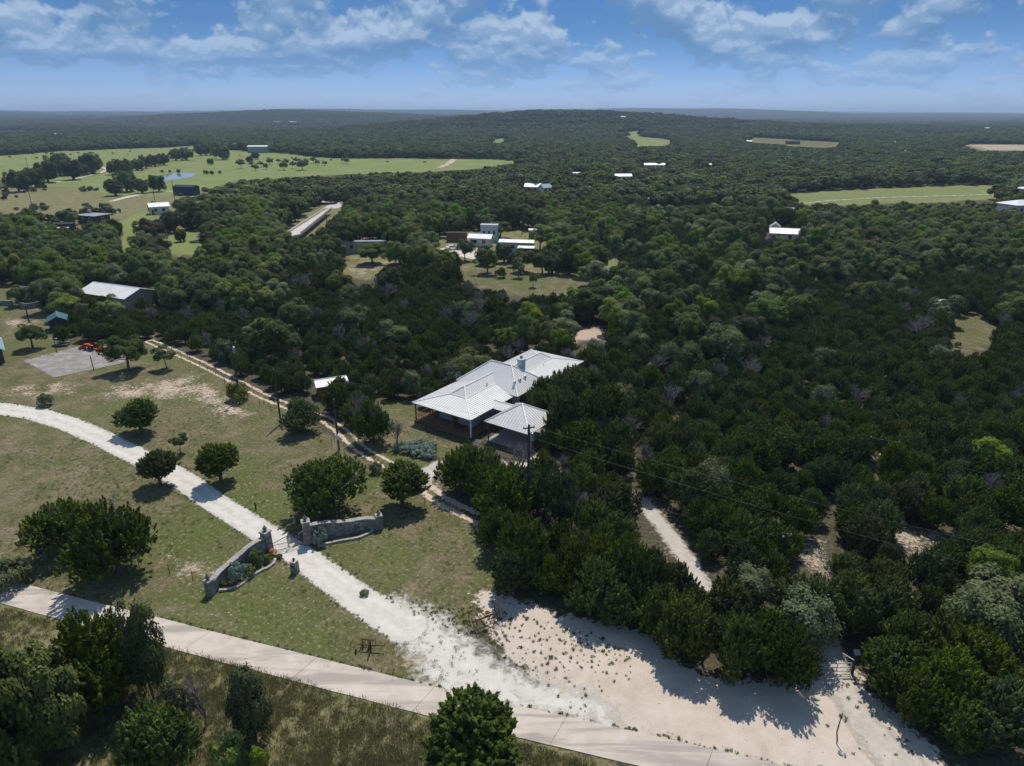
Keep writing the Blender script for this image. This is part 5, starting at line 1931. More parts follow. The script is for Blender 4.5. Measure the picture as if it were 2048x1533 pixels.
B_('dark_fence_shed', 'dark timber screen building left of the blue two-storey', 'shed', 914, 484, 40, 0.2, 0, 3.00, 3.11, roof='wall_dark', wall='wood_brown', over=.1, shed=True, wins=0)
# right of centre
B_('white_house', 'white house with bright gabled roof deep in the right woods', 'house', 1566, 482, 50, 0.6, -16, 3.00, 4.10, roof='roof_bright', wall='wall_white', over=.6, wins=2)
B_('white_wing', 'steep white roofed wing behind the white house in the right woods', 'building', 1548, 470, 20, 0.9, 70, 3.00, 4.20, roof='roof_bright', wall='wall_white', over=.3, wins=1)
B_('white_tower_house', 'white upper storey glimpsed in trees behind the white house', 'building', 1572, 448, 24, 0.6, 5, 5.20, 6.08, roof='roof_bright', wall='wall_white', over=.4)
B_('big_white_house', 'big white house with hipped white roofs at the right edge', 'house', 2040, 428, 74, 0.6, 14, 4.20, 5.85, roof='roof_bright', wall='wall_white', over=.7, hip=True, wins=4)
B_('white_annexe', 'upper white roofed block behind the big white house at the right edge', 'building', 2056, 408, 50, 0.6, 14, 7.00, 8.10, roof='roof_bright', wall='wall_white', over=.5, hip=True, wins=3)
B_('field_hut', 'tiny hut with a white roof in the glade at the right', 'hut', 1884, 622, 16, 0.8, 15, 1.90, 2.12, roof='roof_bright', wall='wood_brown', shed=True, over=.3, wins=0)
B_('bluff_house', 'long white house on the wooded bluff right of centre', 'house', 1242, 362, 38, 0.35, 4, 3.00, 4.10, roof='roof_bright', wall='wall_white', over=.5, wins=4)
B_('bluff_house', 'white roofed house farther back on the wooded bluff', 'house', 1308, 338, 40, 0.3, 0, 3.00, 4.10, roof='roof_pale', wall='wall_white', over=.5, wins=4)
B_('bluff_house', 'cluster house with white and blue-grey roofs left on the bluff', 'house', 1066, 384, 30, 0.6, -12, 3.00, 4.43, roof='roof_bright', wall='wall_tan', over=.5)
B_('bluff_wing', 'blue-grey gabled wing right of the cluster house on the bluff', 'building', 1090, 386, 22, 0.7, 40, 3.00, 4.54, roof='roof_blue', wall='wall_white', over=.4)
B_('bluff_cabin', 'small pale cabin roof between the two bluff houses and the meadow', 'cabin', 1150, 358, 18, 0.5, 0, 3.00, 3.88, roof='roof_pale', wall='wall_white', over=.4)
B_('bluff_cabin', 'small pale roof right of the farther bluff house', 'cabin', 1410, 338, 22, 0.4, 6, 3.00, 3.88, roof='roof_pale', wall='wall_tan', over=.4)
# far farms
B_('hay_barn', 'green-walled barn with a bright white roof at the far side of the meadow', 'barn', 518, 306, 38, 0.5, 4, 6.50, 7.33, roof='roof_bright', wall='wall_greenish', over=.3, wins=0)
B_('grey_barn', 'grey roofed barn among trees left of the hay barn', 'barn', 468, 299, 24, 0.6, 30, 5.00, 6.65, roof='roof_grey', wall='wall_dark', over=.4, wins=0)
B_('dark_barn', 'long dark barn in the small far field at the right', 'barn', 1585, 289, 26, 0.35, -2, 3.60, 4.60, roof='wall_dark', wall='wall_dark', over=.4, wins=0)
for u, v, w, rf, lb in ((552, 248, 20, 'roof_blue', 'pale blue roofed farmhouse on the far left hillside'), (586, 248, 18, 'roof_bright', 'white farm building on the far left hillside'),
                        (698, 240, 10, 'roof_pale', 'tiny white house right of the far farmhouse pair'), (758, 229, 9, 'roof_pale', 'tiny white house near the skyline left of the wooded hill'),
                        (606, 231, 8, 'roof_pale', 'tiny house near the skyline above the far farmhouse'), (928, 302, 9, 'roof_bright', 'tiny white roof at the far edge of the meadow'),
                        (1238, 263, 11, 'roof_blue', 'tiny blue-grey roof above the hillside clearing'), (1245, 240, 10, 'roof_pale', 'tiny pale roof high on the wooded hill'),
                        (1497, 292, 10, 'roof_bright', 'small white hut left of the far right field'), (1780, 294, 16, 'roof_bright', 'white farmhouse in the far right woods'),
                        (1798, 316, 16, 'roof_pale', 'pale roof nearer than the white farmhouse in the far right woods'), (1945, 238, 12, 'roof_pale', 'pale roof near the skyline at the far right'),
                        (1974, 262, 12, 'roof_pale', 'pale roof below the skyline at the far right'), (130, 233, 7, 'roof_pale', 'tiny pale roof near the skyline at the far left'),
                        (257, 229, 8, 'roof_pale', 'tiny pale roof at the left skyline'), (118, 276, 14, 'roof_pale', 'pale roof in the scrub beyond the meadow at the left')):
    B_('far_house', lb, 'house', u, v, w, 0.55, random.uniform(-25, 25), 5.6, 6.6, roof=rf, wall='wall_white', over=.4, wins=0, dr=False, seam=0)

# ----------------------------------------------------------------- entrance walls, gate, post
simple('coping', (0.33, 0.31, 0.285), 0.9, 0, 0.25, 2)
def entrance_wall(label, p_tall, p_low, h_tall, h_low, bow, planter, kerb_pix):
    a, b_ = at(*p_tall), at(*p_low)
    o = empty('entrance_wall', a)
    tag(o, label, 'stone wall', 'stone entrance walls')
    d = b_ - a
    L = d.length
    t = d.normalized()
    n = Vector((-t.y, t.x, 0))
    if n.y < 0:
        n = -n
    K = 22

    def P(f):
        return t * (L * f) + n * (bow * math.sin(PI * f))

    def top(f):
        return h_tall + (h_low - h_tall) * (f ** 0.8) + 0.10 * math.sin(f * 9.0)
    mb = MB()
    rng_ = random.Random(int(abs(a.x) * 10))
    for i in range(K):
        f0, f1 = i / K, (i + 1) / K
        q0, q1 = P(f0), P(f1)
        z0, z1 = top(f0), top(f1)
        w = 0.22
        mb.hexa([q0 - n * w + Vector((0, 0, -.1)), q1 - n * w + Vector((0, 0, -.1)), q1 + n * w + Vector((0, 0, -.1)), q0 + n * w + Vector((0, 0, -.1))],
                [q0 - n * w + Vector((0, 0, z0)), q1 - n * w + Vector((0, 0, z1)), q1 + n * w + Vector((0, 0, z1)), q0 + n * w + Vector((0, 0, z0))])
    mb.build('wall_body', M['rubble'], o)
    for i in range(K):
        f0, f1 = (i + .03) / K, (i + .97) / K
        q0, q1 = P(f0), P(f1)
        z0, z1 = top(f0), top(f1)
        w = 0.29 + rng_.uniform(-.03, .03)
        th = 0.09 + rng_.uniform(0, .04)
        V0, V1 = Vector((0, 0, 1)), None
        m2 = MB()
        m2.hexa([q0 - n * w + V0 * (z0 + .003), q1 - n * w + V0 * (z1 + .003), q1 + n * w + V0 * (z1 + .003), q0 + n * w + V0 * (z0 + .003)],
                [q0 - n * w + V0 * (z0 + th), q1 - n * w + V0 * (z1 + th), q1 + n * w + V0 * (z1 + th), q0 + n * w + V0 * (z0 + th)])
        m2.build('coping_stone', M['coping'], o)
    for f, hh, s in ((0.0, h_tall + 0.5, 0.36), (1.0, h_low + 0.35, 0.30)):
        c = P(f) + (t * (-.3 if f == 0 else .3))
        pl = MB()
        pl.hexa([c + t * x * s * 1.08 + n * y * s * 1.08 + Vector((0, 0, -.1)) for x, y in ((-1, -1), (1, -1), (1, 1), (-1, 1))],
                [c + t * x * s + n * y * s + Vector((0, 0, hh)) for x, y in ((-1, -1), (1, -1), (1, 1), (-1, 1))])
        po = pl.build('pillar', M['rubble'], o)
        cp = MB()
        cp.hexa([c + t * x * s * 1.25 + n * y * s * 1.25 + Vector((0, 0, hh + .003)) for x, y in ((-1, -1), (1, -1), (1, 1), (-1, 1))],
                [c + t * x * s * 1.15 + n * y * s * 1.15 + Vector((0, 0, hh + .13)) for x, y in ((-1, -1), (1, -1), (1, 1), (-1, 1))])
        cp.build('pillar_cap', M['coping'], po)
        fi = MB().lathe(c + Vector((0, 0, hh + .12)), [(.10, 0), (.10, .06), (.19, .16), (.22, .30), (.17, .42), (.08, .50), (.09, .55), (.03, .66)], 10)
        fi.build('finial', M['rubble'], po, smooth=True)
    # planter kerb on the road side
    kp = [at(*q) - a for q in kerb_pix]
    fine = []
    for i in range(len(kp) - 1):
        m_ = max(2, int((kp[i + 1] - kp[i]).length / 0.45))
        fine += [kp[i].lerp(kp[i + 1], j / m_) for j in range(m_)]
    fine.append(kp[-1])
    for i in range(len(fine) - 1):
        p, q = fine[i], fine[i + 1]
        tt = (q - p).normalized()
        nn_ = Vector((-tt.y, tt.x, 0)) * 0.13
        q = p.lerp(q, 0.96)
        hh = 0.22 + rng_.uniform(-.03, .03)
        Z = Vector((0, 0, 1))
        MB().hexa([p - nn_ - Z * .05, q - nn_ - Z * .05, q + nn_ - Z * .05, p + nn_ - Z * .05], [p - nn_ + Z * hh, q - nn_ + Z * hh, q + nn_ + Z * hh, p + nn_ + Z * hh]).build('kerb_stone', M['coping'], o)
    return o


Z2 = lambda x, y: (380 + x / 4.876, 960 + y / 4.876)
WALL_L = entrance_wall('curved stone entrance wall left of the driveway gate, falling to a low pillar', Z2(742, 725), Z2(232, 1100), 1.85, 1.15, 0.55, None,
                       [Z2(285, 1092), Z2(370, 1080), Z2(455, 1058), Z2(520, 1020), Z2(555, 975), Z2(640, 925), Z2(700, 890), Z2(760, 868), Z2(815, 830), Z2(835, 780)])
WALL_R = entrance_wall('curved stone entrance wall right of the driveway gate under the big juniper', Z2(1182, 615), Z2(1822, 478), 2.05, 1.15, 0.35, None,
                       [Z2(1240, 655), Z2(1330, 632), Z2(1450, 610), Z2(1560, 590), Z2(1650, 575), Z2(1740, 535), Z2(1790, 495)])


def gate_leaf(pa, pb, label, flip):
    a, b_ = pa, pb
    o = empty('gate_leaf', a, math.atan2((b_ - a).y, (b_ - a).x))
    tag(o, label, 'gate', 'iron driveway gate leaves')
    L = (b_ - a).length

    def top(f):
        g = f if not flip else 1 - f
        return 1.0 + 0.42 * (0.5 - 0.5 * math.cos(PI * g))
    fr = MB()
    fr.tube([(0.03, 0, .12), (L - .03, 0, .12)], .03, 5).tube([(0.03, 0, .12), (.03, 0, top(0))], .035, 5).tube([(L - .03, 0, .12), (L - .03, 0, top(1))], .035, 5)
    fr.tube([(0.03, 0, .75), (L - .03, 0, .75)], .02, 5)
    fr.build('gate_frame', M['dark_metal'], o)
    MB().tube([(0.03 + (L - .06) * k / 10, 0, top(k / 10)) for k in range(11)], .03, 5).build('top_rail', M['dark_metal'], o)
    n = int(L / 0.13)
    for i in range(1, n):
        f = i / n
        MB().tube([(L * f, 0, .12), (L * f, 0, top(f) + 0.02)], .011, 4).build('picket', M['grey_metal'], o)


ga, gb = at(*Z2(795, 712)), at(*Z2(1135, 632))
gm = ga.lerp(gb, .5)
gate_leaf(ga, gm.lerp(ga, .01), 'left leaf of the black iron driveway gate between the stone pillars', False)
gate_leaf(gm.lerp(gb, .01), gb, 'right leaf of the black iron driveway gate between the stone pillars', True)
# gate motor arm
q0, q1 = at(*Z2(1065, 590)), at(*Z2(1150, 535))
o = empty('gate_opener', q1)
tag(o, 'pale metal gate opener arm behind the right stone pillar', 'gate opener')
MB().tube([q0 - q1 + Vector((0, 0, .75)), Vector((0, 0, .85))], .05, 6).build('arm', M['trim_white'], o)
MB().box(-.12, .12, -.12, .12, 0, .95).build('post', M['grey_metal'], o)

# letter-box pillar
p = at(*Z2(1028, 905))
o = empty('letterbox_pillar', p, R(-20))
tag(o, 'small free-standing stone pillar with lamp beside the driveway, outside the gate', 'pillar')
MB().hexa([(-.3, -.3, -.05), (.3, -.3, -.05), (.3, .3, -.05), (-.3, .3, -.05)], [(-.27, -.27, 1.25), (.27, -.27, 1.25), (.27, .27, 1.25), (-.27, .27, 1.25)]).build('shaft', M['rubble'], o)
MB().box(-.31, .31, -.31, .31, 1.253, 1.33).build('cap', M['pale_rock'], o)
l = MB().lathe((0, 0, 1.33), [(.06, 0), (.06, .05), (.10, .06), (.12, .22), (.03, .32)], 8).build('lamp', M['dark_metal'], o)
MB().box(-.13, .13, -.29, -.275, .75, .95).build('letter_slot', M['dark_metal'], o)

# planting at the walls
def shrub_z2(kind, x, y, w, h, label):
    p = at(*Z2(x, y))
    return plant(kind, p, w, h, label)


shrub_z2('sage', 462, 985, 1.9, 2.0, 'silvery sage bush in the planter of the left entrance wall')
shrub_z2('sage', 1265, 632, 1.75, 2.0, 'silvery sage bush beside the right gate pillar')
shrub_z2('green_bush', 590, 935, 1.3, 1.2, 'bright green shrub in the middle of the left wall planter')
shrub_z2('bush', 655, 835, 1.5, 1.8, 'olive shrub against the left entrance wall')
shrub_z2('green_bush', 765, 805, 1.0, 1.0, 'bright green shrub below the left gate pillar')
shrub_z2('bush', 330, 1050, 0.8, 0.7, 'small dark shrub at the low end of the left wall planter')
shrub_z2('bush', 875, 770, 0.7, 0.5, 'low tuft at the driveway edge below the left gate pillar')
g, L_ = crown_geo(901, .42, .32, .36, 12, (.14, .22), 420, .09, low=-.4)
o = empty('flowering_shrub', at(*Z2(800, 735)))
tag(o, 'orange-red flowering shrub at the foot of the left gate pillar', 'shrub')
link('crown', to_mesh('crown', g, 'flower_red'), o)
link('stem', dead_geo(902, .5, .9, 2, .02, 4).mesh('stem', M['bark']), o)

# small lawn things
p = at(512, 1019)
o = empty('marker_post', p)
tag(o, 'short dark marker post standing in the lawn above the driveway', 'post')
MB().box(-.07, .07, -.07, .07, -.05, .75).build('shaft', M['pole_wood'], o)
MB().box(-.09, .09, -.09, .09, .75, .82).build('cap', M['dark_metal'], o)
p = at(589, 1047)
o = empty('garden_statue', p)
tag(o, 'pale slim garden statue in the shade of the big juniper', 'statue')
MB().lathe((0, 0, 0), [(.22, -.02), (.22, .15), (.14, .18)], 8).build('plinth', M['statue_stone'], o)
MB().lathe((0, 0, .15), [(.10, 0), (.13, .25), (.11, .5), (.15, .68), (.06, .80), (.085, .90), (.07, 1.0), (.02, 1.04)], 10).build('figure', M['statue_stone'], o, smooth=True)


# ----------------------------------------------------------------- utility poles and lines
def pole(label, base, top=None, h=None, r=.14, arm=0.0, arm_rz=0.0, can=False, box=False, cat='utility pole', lean=0.0, group='wooden utility poles'):
    p = at(*base) if not isinstance(base, Vector) else base
    if h is None:
        d = ray(*top)
        h = CAM_H + d[2] * p.y / d[1]
    o = empty('utility_pole', p)
    tag(o, label, cat, group)
    MB().tube([(0, 0, -.3), (lean * .5, 0, h * .5), (lean, 0, h)], [r, r * .88, r * .72], 9).build('shaft', M['pole_wood'], o)
    if arm:
        a = Vector((math.cos(arm_rz), math.sin(arm_rz), 0)) * arm
        c = Vector((lean, 0, h - .35))
        ao = MB().tube([c - a, c + a], .07, 6).build('crossarm', M['pole_wood'], o)
        for f in (-.92, 0, .92):
            q = c + a * f + Vector((0, 0, .05))
            MB().lathe(q, [(.04, 0), (.07, .05), (.05, .12), (.07, .17), (.02, .22)], 7).build('insulator', M['statue_stone'], ao)
    else:
        MB().lathe((lean, 0, h), [(.05, -.02), (.06, .08), (.03, .16)], 7).build('insulator', M['statue_stone'], o)
    if can:
        c = MB().lathe((lean + .32, -.1, h - 1.75), [(.20, 0), (.22, .05), (.22, .85), (.18, .92), (.06, .97)], 12).build('transformer', M['grey_metal'], o)
        MB().tube([(lean, 0, h - 1.3), (lean + .3, -.1, h - 1.3)], .05, 5).build('bracket', M['dark_metal'], c)
    if box:
        bx = MB().box(-.22, .22, -.34, -.14, 1.6, 2.3).build('meter_box', M['trim_white'], o)
        MB().tube([(.05, -.2, 0), (.05, -.2, 1.6)], .04, 5).build('conduit', M['grey_metal'], o)
    return o, p + Vector((lean, 0, h))


P3, t3 = pole('leftmost tall utility pole by the two-track, carrying a grey transformer', (480, 800), (471, 683), arm=.7, arm_rz=.5, can=True)
P2, t2 = pole('plain utility pole rising behind the squat juniper bush', (562, 848), (556, 740))
P1, t1 = pole('utility pole with a white meter box at the edge of the two-track', (678, 901), (673, 800), box=True)
P0, t0 = pole('tall utility pole with crossarm in front of the carport', (1056, 1036), (1060, 850), r=.17, arm=.6, arm_rz=.3, can=True)
P4, t4 = pole('utility pole with wide crossarm standing in the right woods', (1755, 948), (1755, 876), arm=1.6, arm_rz=-.45)
P5, t5 = pole('short utility pole among junipers above the dirt lot', (1562, 1142), (1571, 1068), arm=.5, arm_rz=.4)
P6, t6 = pole('dark utility pole on the far left lawn', (59, 646), (53, 612))
for u, v, hh, lb in ((1090, 330, 14, ''), (1044, 470, 11, 'utility pole behind the roadside buildings, right of the blue two-storey'), (658, 492, 10, 'utility pole in the creek trees right of the bridge'),
                     (313, 418, 9, 'utility pole above the stepped white house'), (350, 402, 9, 'utility pole beside the dark blue barn'), (58, 345, 10, 'utility pole at the left end of the meadow trees'), (66, 420, 9, 'utility pole in the scrub field at the left')):
    if lb:
        pole(lb, (u, v), h=hh, arm=.8)
off_r = Vector((49.2, 37.3, 0))


def wire(a, b_, sag, label, r=.007):
    mid = (a + b_) / 2
    o = empty('power_line', mid)
    pts = []
    for k in range(25):
        f = k / 24
        q = a.lerp(b_, f) - mid
        q.z -= sag * 4 * f * (1 - f)
        pts.append(q)
    me = MB().tube(pts, r, 4, cap=False).mesh('power_line', M['wire_metal'], True)
    C.objects.unlink(o)
    bpy.data.objects.remove(o)
    o = link('power_line', me)
    o.location = mid
    return tag(o, label, 'power line')


wire(t3 + Vector((.2, 0, -.2)), t0 + Vector((-.2, 0, -.15)), .8, 'upper wire from the transformer pole to the tall pole by the carport')
wire(t3 + Vector((0, 0, -1.5)), t0 + Vector((0, 0, -1.3)), 1.0, 'lower wire from the transformer pole to the tall pole by the carport')
wire(t0 + Vector((.2, 0, -.15)), at(2048, 1096, 8.6).lerp(t0, -.25), .6, 'upper wire running right from the tall pole over the junipers')
wire(t0 + Vector((0, 0, -1.3)), at(2048, 1140, 7.4).lerp(t0, -.25), .7, 'lower wire running right from the tall pole over the junipers')
wire(t2, at(600, 800), 0.0, 'guy wire slanting from the plain pole into the junipers', .006)
wire(t3 + Vector((0, 0, -2)), t2, .5, 'short wire between the transformer pole and the plain pole')
wire(t5 + Vector((0, 0, -.4)), Vector((-1.5, 70.0, 3.1)), .9, 'service wire from the short pole towards the house', .006)
wire(t4 + Vector((-1.4, .6, -.3)), at(1500, 852, 9), .7, 'wire running left from the wide-armed pole in the right woods')
wire(t4 + Vector((1.4, -.6, -.3)), at(2048, 960, 8.0), .7, 'wire running right from the wide-armed pole in the right woods')
# pole sets its far end on a pole beyond the right edge
pole('utility pole beyond the right edge carrying the two long wires', Vector(tuple(at(2048, 1096, 8.6).lerp(t0, -.25))[:2] + (0,)), h=9.4)


# ----------------------------------------------------------------- fences
def wire_fence(label, pix, h=1.15, strands=3, step=3.6, post='rust', r=.03):
    pts = [at(*q) for q in pix]
    o = empty('wire_fence', pts[0])
    tag(o, label, 'fence')
    base = pts[0].copy()
    posts = []
    for a, b_ in zip(pts[:-1], pts[1:]):
        n = max(1, round((b_ - a).length / step))
        posts += [a.lerp(b_, k / n) for k in range(n)]
    posts.append(pts[-1])
    for i, p in enumerate(posts):
        q = p - base
        big = i % 6 == 0
        MB().tube([q + Vector((0, 0, -.15)), q + Vector((random.uniform(-.04, .04), random.uniform(-.04, .04), h * (1.12 if big else 1)))], r * (2.0 if big else 1), 6).build('fence_post', M['pole_wood' if big else post], o)
    for s in range(strands):
        mb = MB()
        mb.tube([p - base + Vector((0, 0, h * (.3 + .65 * s / max(1, strands - 1)))) for p in posts], .007, 3, cap=False)
        mb.build('strand', M['wire_metal'], o)
    return o


wire_fence('wire fence with thin posts between the lawn and the dirt two-track', [(345, 706), (400, 736), (450, 768), (520, 812), (590, 848), (640, 876), (690, 915), (745, 950), (800, 985), (850, 1008), (900, 1036), (950, 1062), (990, 1080)])
wire_fence('wire fence running left from the low end of the left entrance wall', [(414, 1178), (386, 1162), (340, 1150), (280, 1138), (200, 1122), (100, 1102), (0, 1086)])
wire_fence('wire fence hidden in the junipers right of the pipe gate', [(1702, 1348), (1730, 1380), (1765, 1420), (1800, 1455)], strands=4, step=1.6)
o = tag(MB().lathe(at(642, 884), [(.10, 0), (.12, .1), (.10, .3), (.03, .36)], 8).build('marker_cone', M['orange_paint']), 'small orange marker by the fence left of the meter-box pole', 'marker')

# ----------------------------------------------------------------- pipe gate at the lower right
ga, gb = at(1618, 1350), at(1698, 1347)
o = empty('pipe_gate', ga, math.atan2((gb - ga).y, (gb - ga).x))
tag(o, 'grey tubular pipe gate closing the gravel lane at the lower right', 'gate')
L = (gb - ga).length
for z in (.25, .62, 1.0):
    MB().tube([(0, 0, z), (L, 0, z)], .035, 6).build('rail', M['grey_metal'], o)
for k in range(4):
    MB().tube([(L * k / 3, 0, .25), (L * k / 3, 0, 1.0)], .03, 6).build('stile', M['grey_metal'], o)
o = empty('gate_post', gb + Vector((.25, 0, 0)))
tag(o, 'dark gate post with small solar panel at the right end of the pipe gate', 'gate post')
MB().tube([(0, 0, -.2), (0, 0, 1.9)], .09, 8).build('shaft', M['dark_metal'], o)
MB().hexa([(-.25, -.2, 1.9), (.25, -.2, 1.9), (.25, .2, 2.1), (-.25, .2, 2.1)], [(-.25, -.2, 1.94), (.25, -.2, 1.94), (.25, .2, 2.14), (-.25, .2, 2.14)]).build('solar_panel', M['navy_metal'], o)
MB().tube([(0, 0, 1.2), (-.9, .25, 1.7)], .045, 6).build('opener_arm', M['trim_white'], o)
o = empty('gate_post', ga - Vector((.2, 0, 0)))
tag(o, 'plain grey gate post at the left end of the pipe gate under the juniper', 'gate post')
MB().tube([(0, 0, -.2), (0, 0, 1.35)], .08, 8).build('shaft', M['grey_metal'], o)
MB().lathe((0, 0, 1.35), [(.085, 0), (.05, .07), (.01, .1)], 8).build('cap', M['grey_metal'], o)
p = at(1675, 1482)
o = empty('leaning_stake', p)
tag(o, 'crooked dark stake with a tattered leafy top beside the gravel lane', 'stake')
MB().tube([(0, 0, -.1), (-.12, .1, .7), (-.02, .2, 1.5), (.1, .3, 2.2)], [.05, .045, .04, .02], 6).build('stem', M['pole_wood'], o)
g, L_ = crown_geo(911, .25, .3, 2.0, 8, (.1, .18), 120, .07, low=-.6, gaps=.3)
link('leaves', to_mesh('leaves', g, 'mesquite_leaf'), o)
p = at(1048, 1110)
o = tag(MB().lathe(p + Vector((0, 0, 1.9)), [(.05, 0), (.16, .05), (.2, .14), (.16, .24), (.04, .3)], 9).build('orange_tag', M['yellow_paint']), 'yellow-orange marker hung in the juniper at the lawn corner', 'marker')


# ----------------------------------------------------------------- old farm implements
def wheel(parent, c, axis, rad, mat='rust', spokes=10, name='wheel', rim=.035):
    w = MB().ring(c, axis, rad, rim, 24, 5).build(name, M[mat], parent)
    c, ax = Vector(c), Vector(axis).normalized()
    a = ax.cross(Vector((0, 0, 1))).normalized()
    b_ = ax.cross(a)
    for k in range(spokes):
        t = 2 * PI * k / spokes
        MB().tube([c, c + (a * math.cos(t) + b_ * math.sin(t)) * rad], .014, 4, cap=False).build('spoke', M[mat], w)
    MB().tube([c - ax * .09, c + ax * .09], .07, 8).build('hub', M[mat], w)
    return w


p = at(972, 1247)
o = empty('hay_rake', p, R(32))
tag(o, 'rusty antique hay rake with two big spoked wheels at the dirt lot edge', 'farm implement')
for x in (-1.25, 1.25):
    wheel(o, (x, 0, .72), (1, 0, 0), .72)
MB().tube([(-1.25, 0, .72), (1.25, 0, .72)], .05, 6).build('axle', M['rust'], o)
MB().tube([(-1.1, -.3, .9), (1.1, -.3, .9)], .045, 6).tube([(-1.1, -.3, .9), (-1.1, 0, .72)], .03, 5).tube([(1.1, -.3, .9), (1.1, 0, .72)], .03, 5).build('rake_beam', M['rust'], o)
for k in range(15):
    x = -1.05 + 2.1 * k / 14
    MB().tube([(x, -.3, .9), (x, -.75, .85), (x, -.95, .45), (x, -.7, .06)], .014, 4, cap=False).build('tine', M['rust'], o)
MB().tube([(0, 0, .72), (0, 1.7, .35)], .05, 6).build('drawbar', M['rust'], o)
MB().tube([(0, -.1, .75), (0, -.25, 1.25)], .03, 5).build('seat_stem', M['rust'], o)
MB().lathe((0, -.27, 1.25), [(.08, 0), (.2, .03), (.22, .09)], 10).build('seat', M['rust'], o)

p = at(742, 1303)
o = empty('cultivator', p, R(-6))
tag(o, 'rusty antique cultivator with upright post on the lawn above the road', 'farm implement')
MB().tube([(0, 0, -.05), (0, .02, 1.15)], .06, 7).build('upright', M['rust'], o)
MB().tube([(-1.05, .1, .5), (1.1, .1, .55)], .05, 6).build('frame_bar', M['rust'], o)
MB().tube([(-.9, .65, .55), (.1, .6, .6)], .045, 6).tube([(-.9, .65, .55), (-.9, .1, .5)], .04, 6).tube([(-.3, .62, .58), (-.3, .1, .5)], .04, 6).build('frame_loop', M['rust'], o)
MB().tube([(0, .05, .55), (.05, -1.05, .12)], .05, 6).build('drawbar', M['rust'], o)
for k in range(6):
    x = -.95 + .22 * k
    MB().tube([(x, .62, .55), (x - .02, .85, .5), (x - .02, .9, .2), (x, .68, .03)], .022, 4).build('tine', M['rust'], o)
for x in (-.75, -.2):
    wheel(o, (x, .3, .3), (1, .1, 0), .3, spokes=6, rim=.03)
wheel(o, (-1.15, -.25, .2), (.9, .4, 0), .2, spokes=5, rim=.03)
MB().tube([(1.1, .1, .55), (1.15, .15, .85)], .03, 5).build('lever', M['rust'], o)


# ----------------------------------------------------------------- tractor on the court
def tractor():
    p = at(184, 700)
    o = empty('tractor', p + Vector((0, 0, .03)), R(165))
    tag(o, 'orange compact tractor with front loader parked on the concrete court', 'tractor')
    body = MB().hexa([(.2, -.28, .55), (1.45, -.24, .55), (1.45, .24, .55), (.2, .28, .55)], [(.2, -.26, 1.15), (1.4, -.2, 1.02), (1.4, .2, 1.02), (.2, .26, 1.15)]).build('bonnet', M['orange_paint'], o)
    MB().box(1.452, 1.47, -.18, .18, .62, .95).build('grille', M['rubber'], body)
    MB().box(-.75, .25, -.3, .3, .45, .72).build('chassis', M['dark_metal'], o)
    for s in (-1, 1):
        y = s * .55
        MB().ring((-.45, y, .55), (0, 1, 0), .37, .18, 20, 8).build('rear_wheel', M['rubber'], o)
        MB().lathe((0, 0, 0), [(.01, 0)], 3) if False else None
        MB().tube([(-.45, y - .07, .55), (-.45, y + .07, .55)], .28, 14).build('rear_rim', M['orange_paint'], o)
        MB().ring((1.15, s * .45, .36), (0, 1, 0), .24, .12, 16, 7).build('front_wheel', M['rubber'], o)
        MB().tube([(1.15, s * .45 - .05, .36), (1.15, s * .45 + .05, .36)], .18, 12).build('front_rim', M['orange_paint'], o)
        MB().hexa([(-.95, y - .16, 1.02), (.05, y - .16, 1.02), (.05, y + .16, 1.02), (-.95, y + .16, 1.02)], [(-.85, y - .16, 1.1), (-.05, y - .16, 1.12), (-.05, y + .16, 1.12), (-.85, y + .16, 1.1)]).build('mudguard', M['orange_paint'], o)
        MB().tube([(.15, s * .36, 1.05), (1.2, s * .40, .95), (1.95, s * .40, .45)], .06, 6).build('loader_arm', M['orange_paint'], o)
        MB().tube([(-.62, s * .42, 1.0), (-.66, s * .42, 2.1)], .035, 6).build('rollbar_post', M['dark_metal'], o)
    MB().tube([(-.66, -.42, 2.1), (-.66, .42, 2.1)], .035, 6).build('rollbar_top', M['dark_metal'], o)
    MB().box(-.62, -.18, -.24, .24, .95, 1.05).box(-.66, -.58, -.24, .24, 1.05, 1.45).build('seat', M['rubber'], o)
    MB().tube([(.2, 0, 1.1), (-.02, 0, 1.35)], .025, 5).ring((-.03, 0, 1.36), (-.5, 0, .86), .17, .018, 14, 5).build('steering_wheel', M['rubber'], o)
    MB().hexa([(1.9, -.7, .12), (2.35, -.7, .08), (2.35, .7, .08), (1.9, .7, .12)], [(1.85, -.7, .62), (2.1, -.7, .55), (2.1, .7, .55), (1.85, .7, .62)]).build('bucket', M['orange_paint'], o)
    p = at(203, 701)
    o = empty('mower_deck', p + Vector((0, 0, .03)), R(12))
    tag(o, 'orange rotary mower deck lying beside the tractor on the court', 'mower')
    MB().prism([(-.75, -.55, .42), (.75, -.55, .42), (.95, 0, .42), (.75, .55, .42), (-.75, .55, .42), (-.9, 0, .42)], .28).build('deck', M['orange_paint'], o)
    MB().tube([(0, 0, .42), (0, 0, .62)], .16, 8).build('gearbox', M['dark_metal'], o)
    for s in (-1, 1):
        MB().tube([(s * .2, .5, .42), (0, .95, .85)], .04, 5).build('hitch_arm', M['orange_paint'], o)
        MB().tube([(s * .6 - .05, -.75, .16), (s * .6 + .05, -.75, .16)], .16, 10).build('wheel', M['rubber'], o)


tractor()
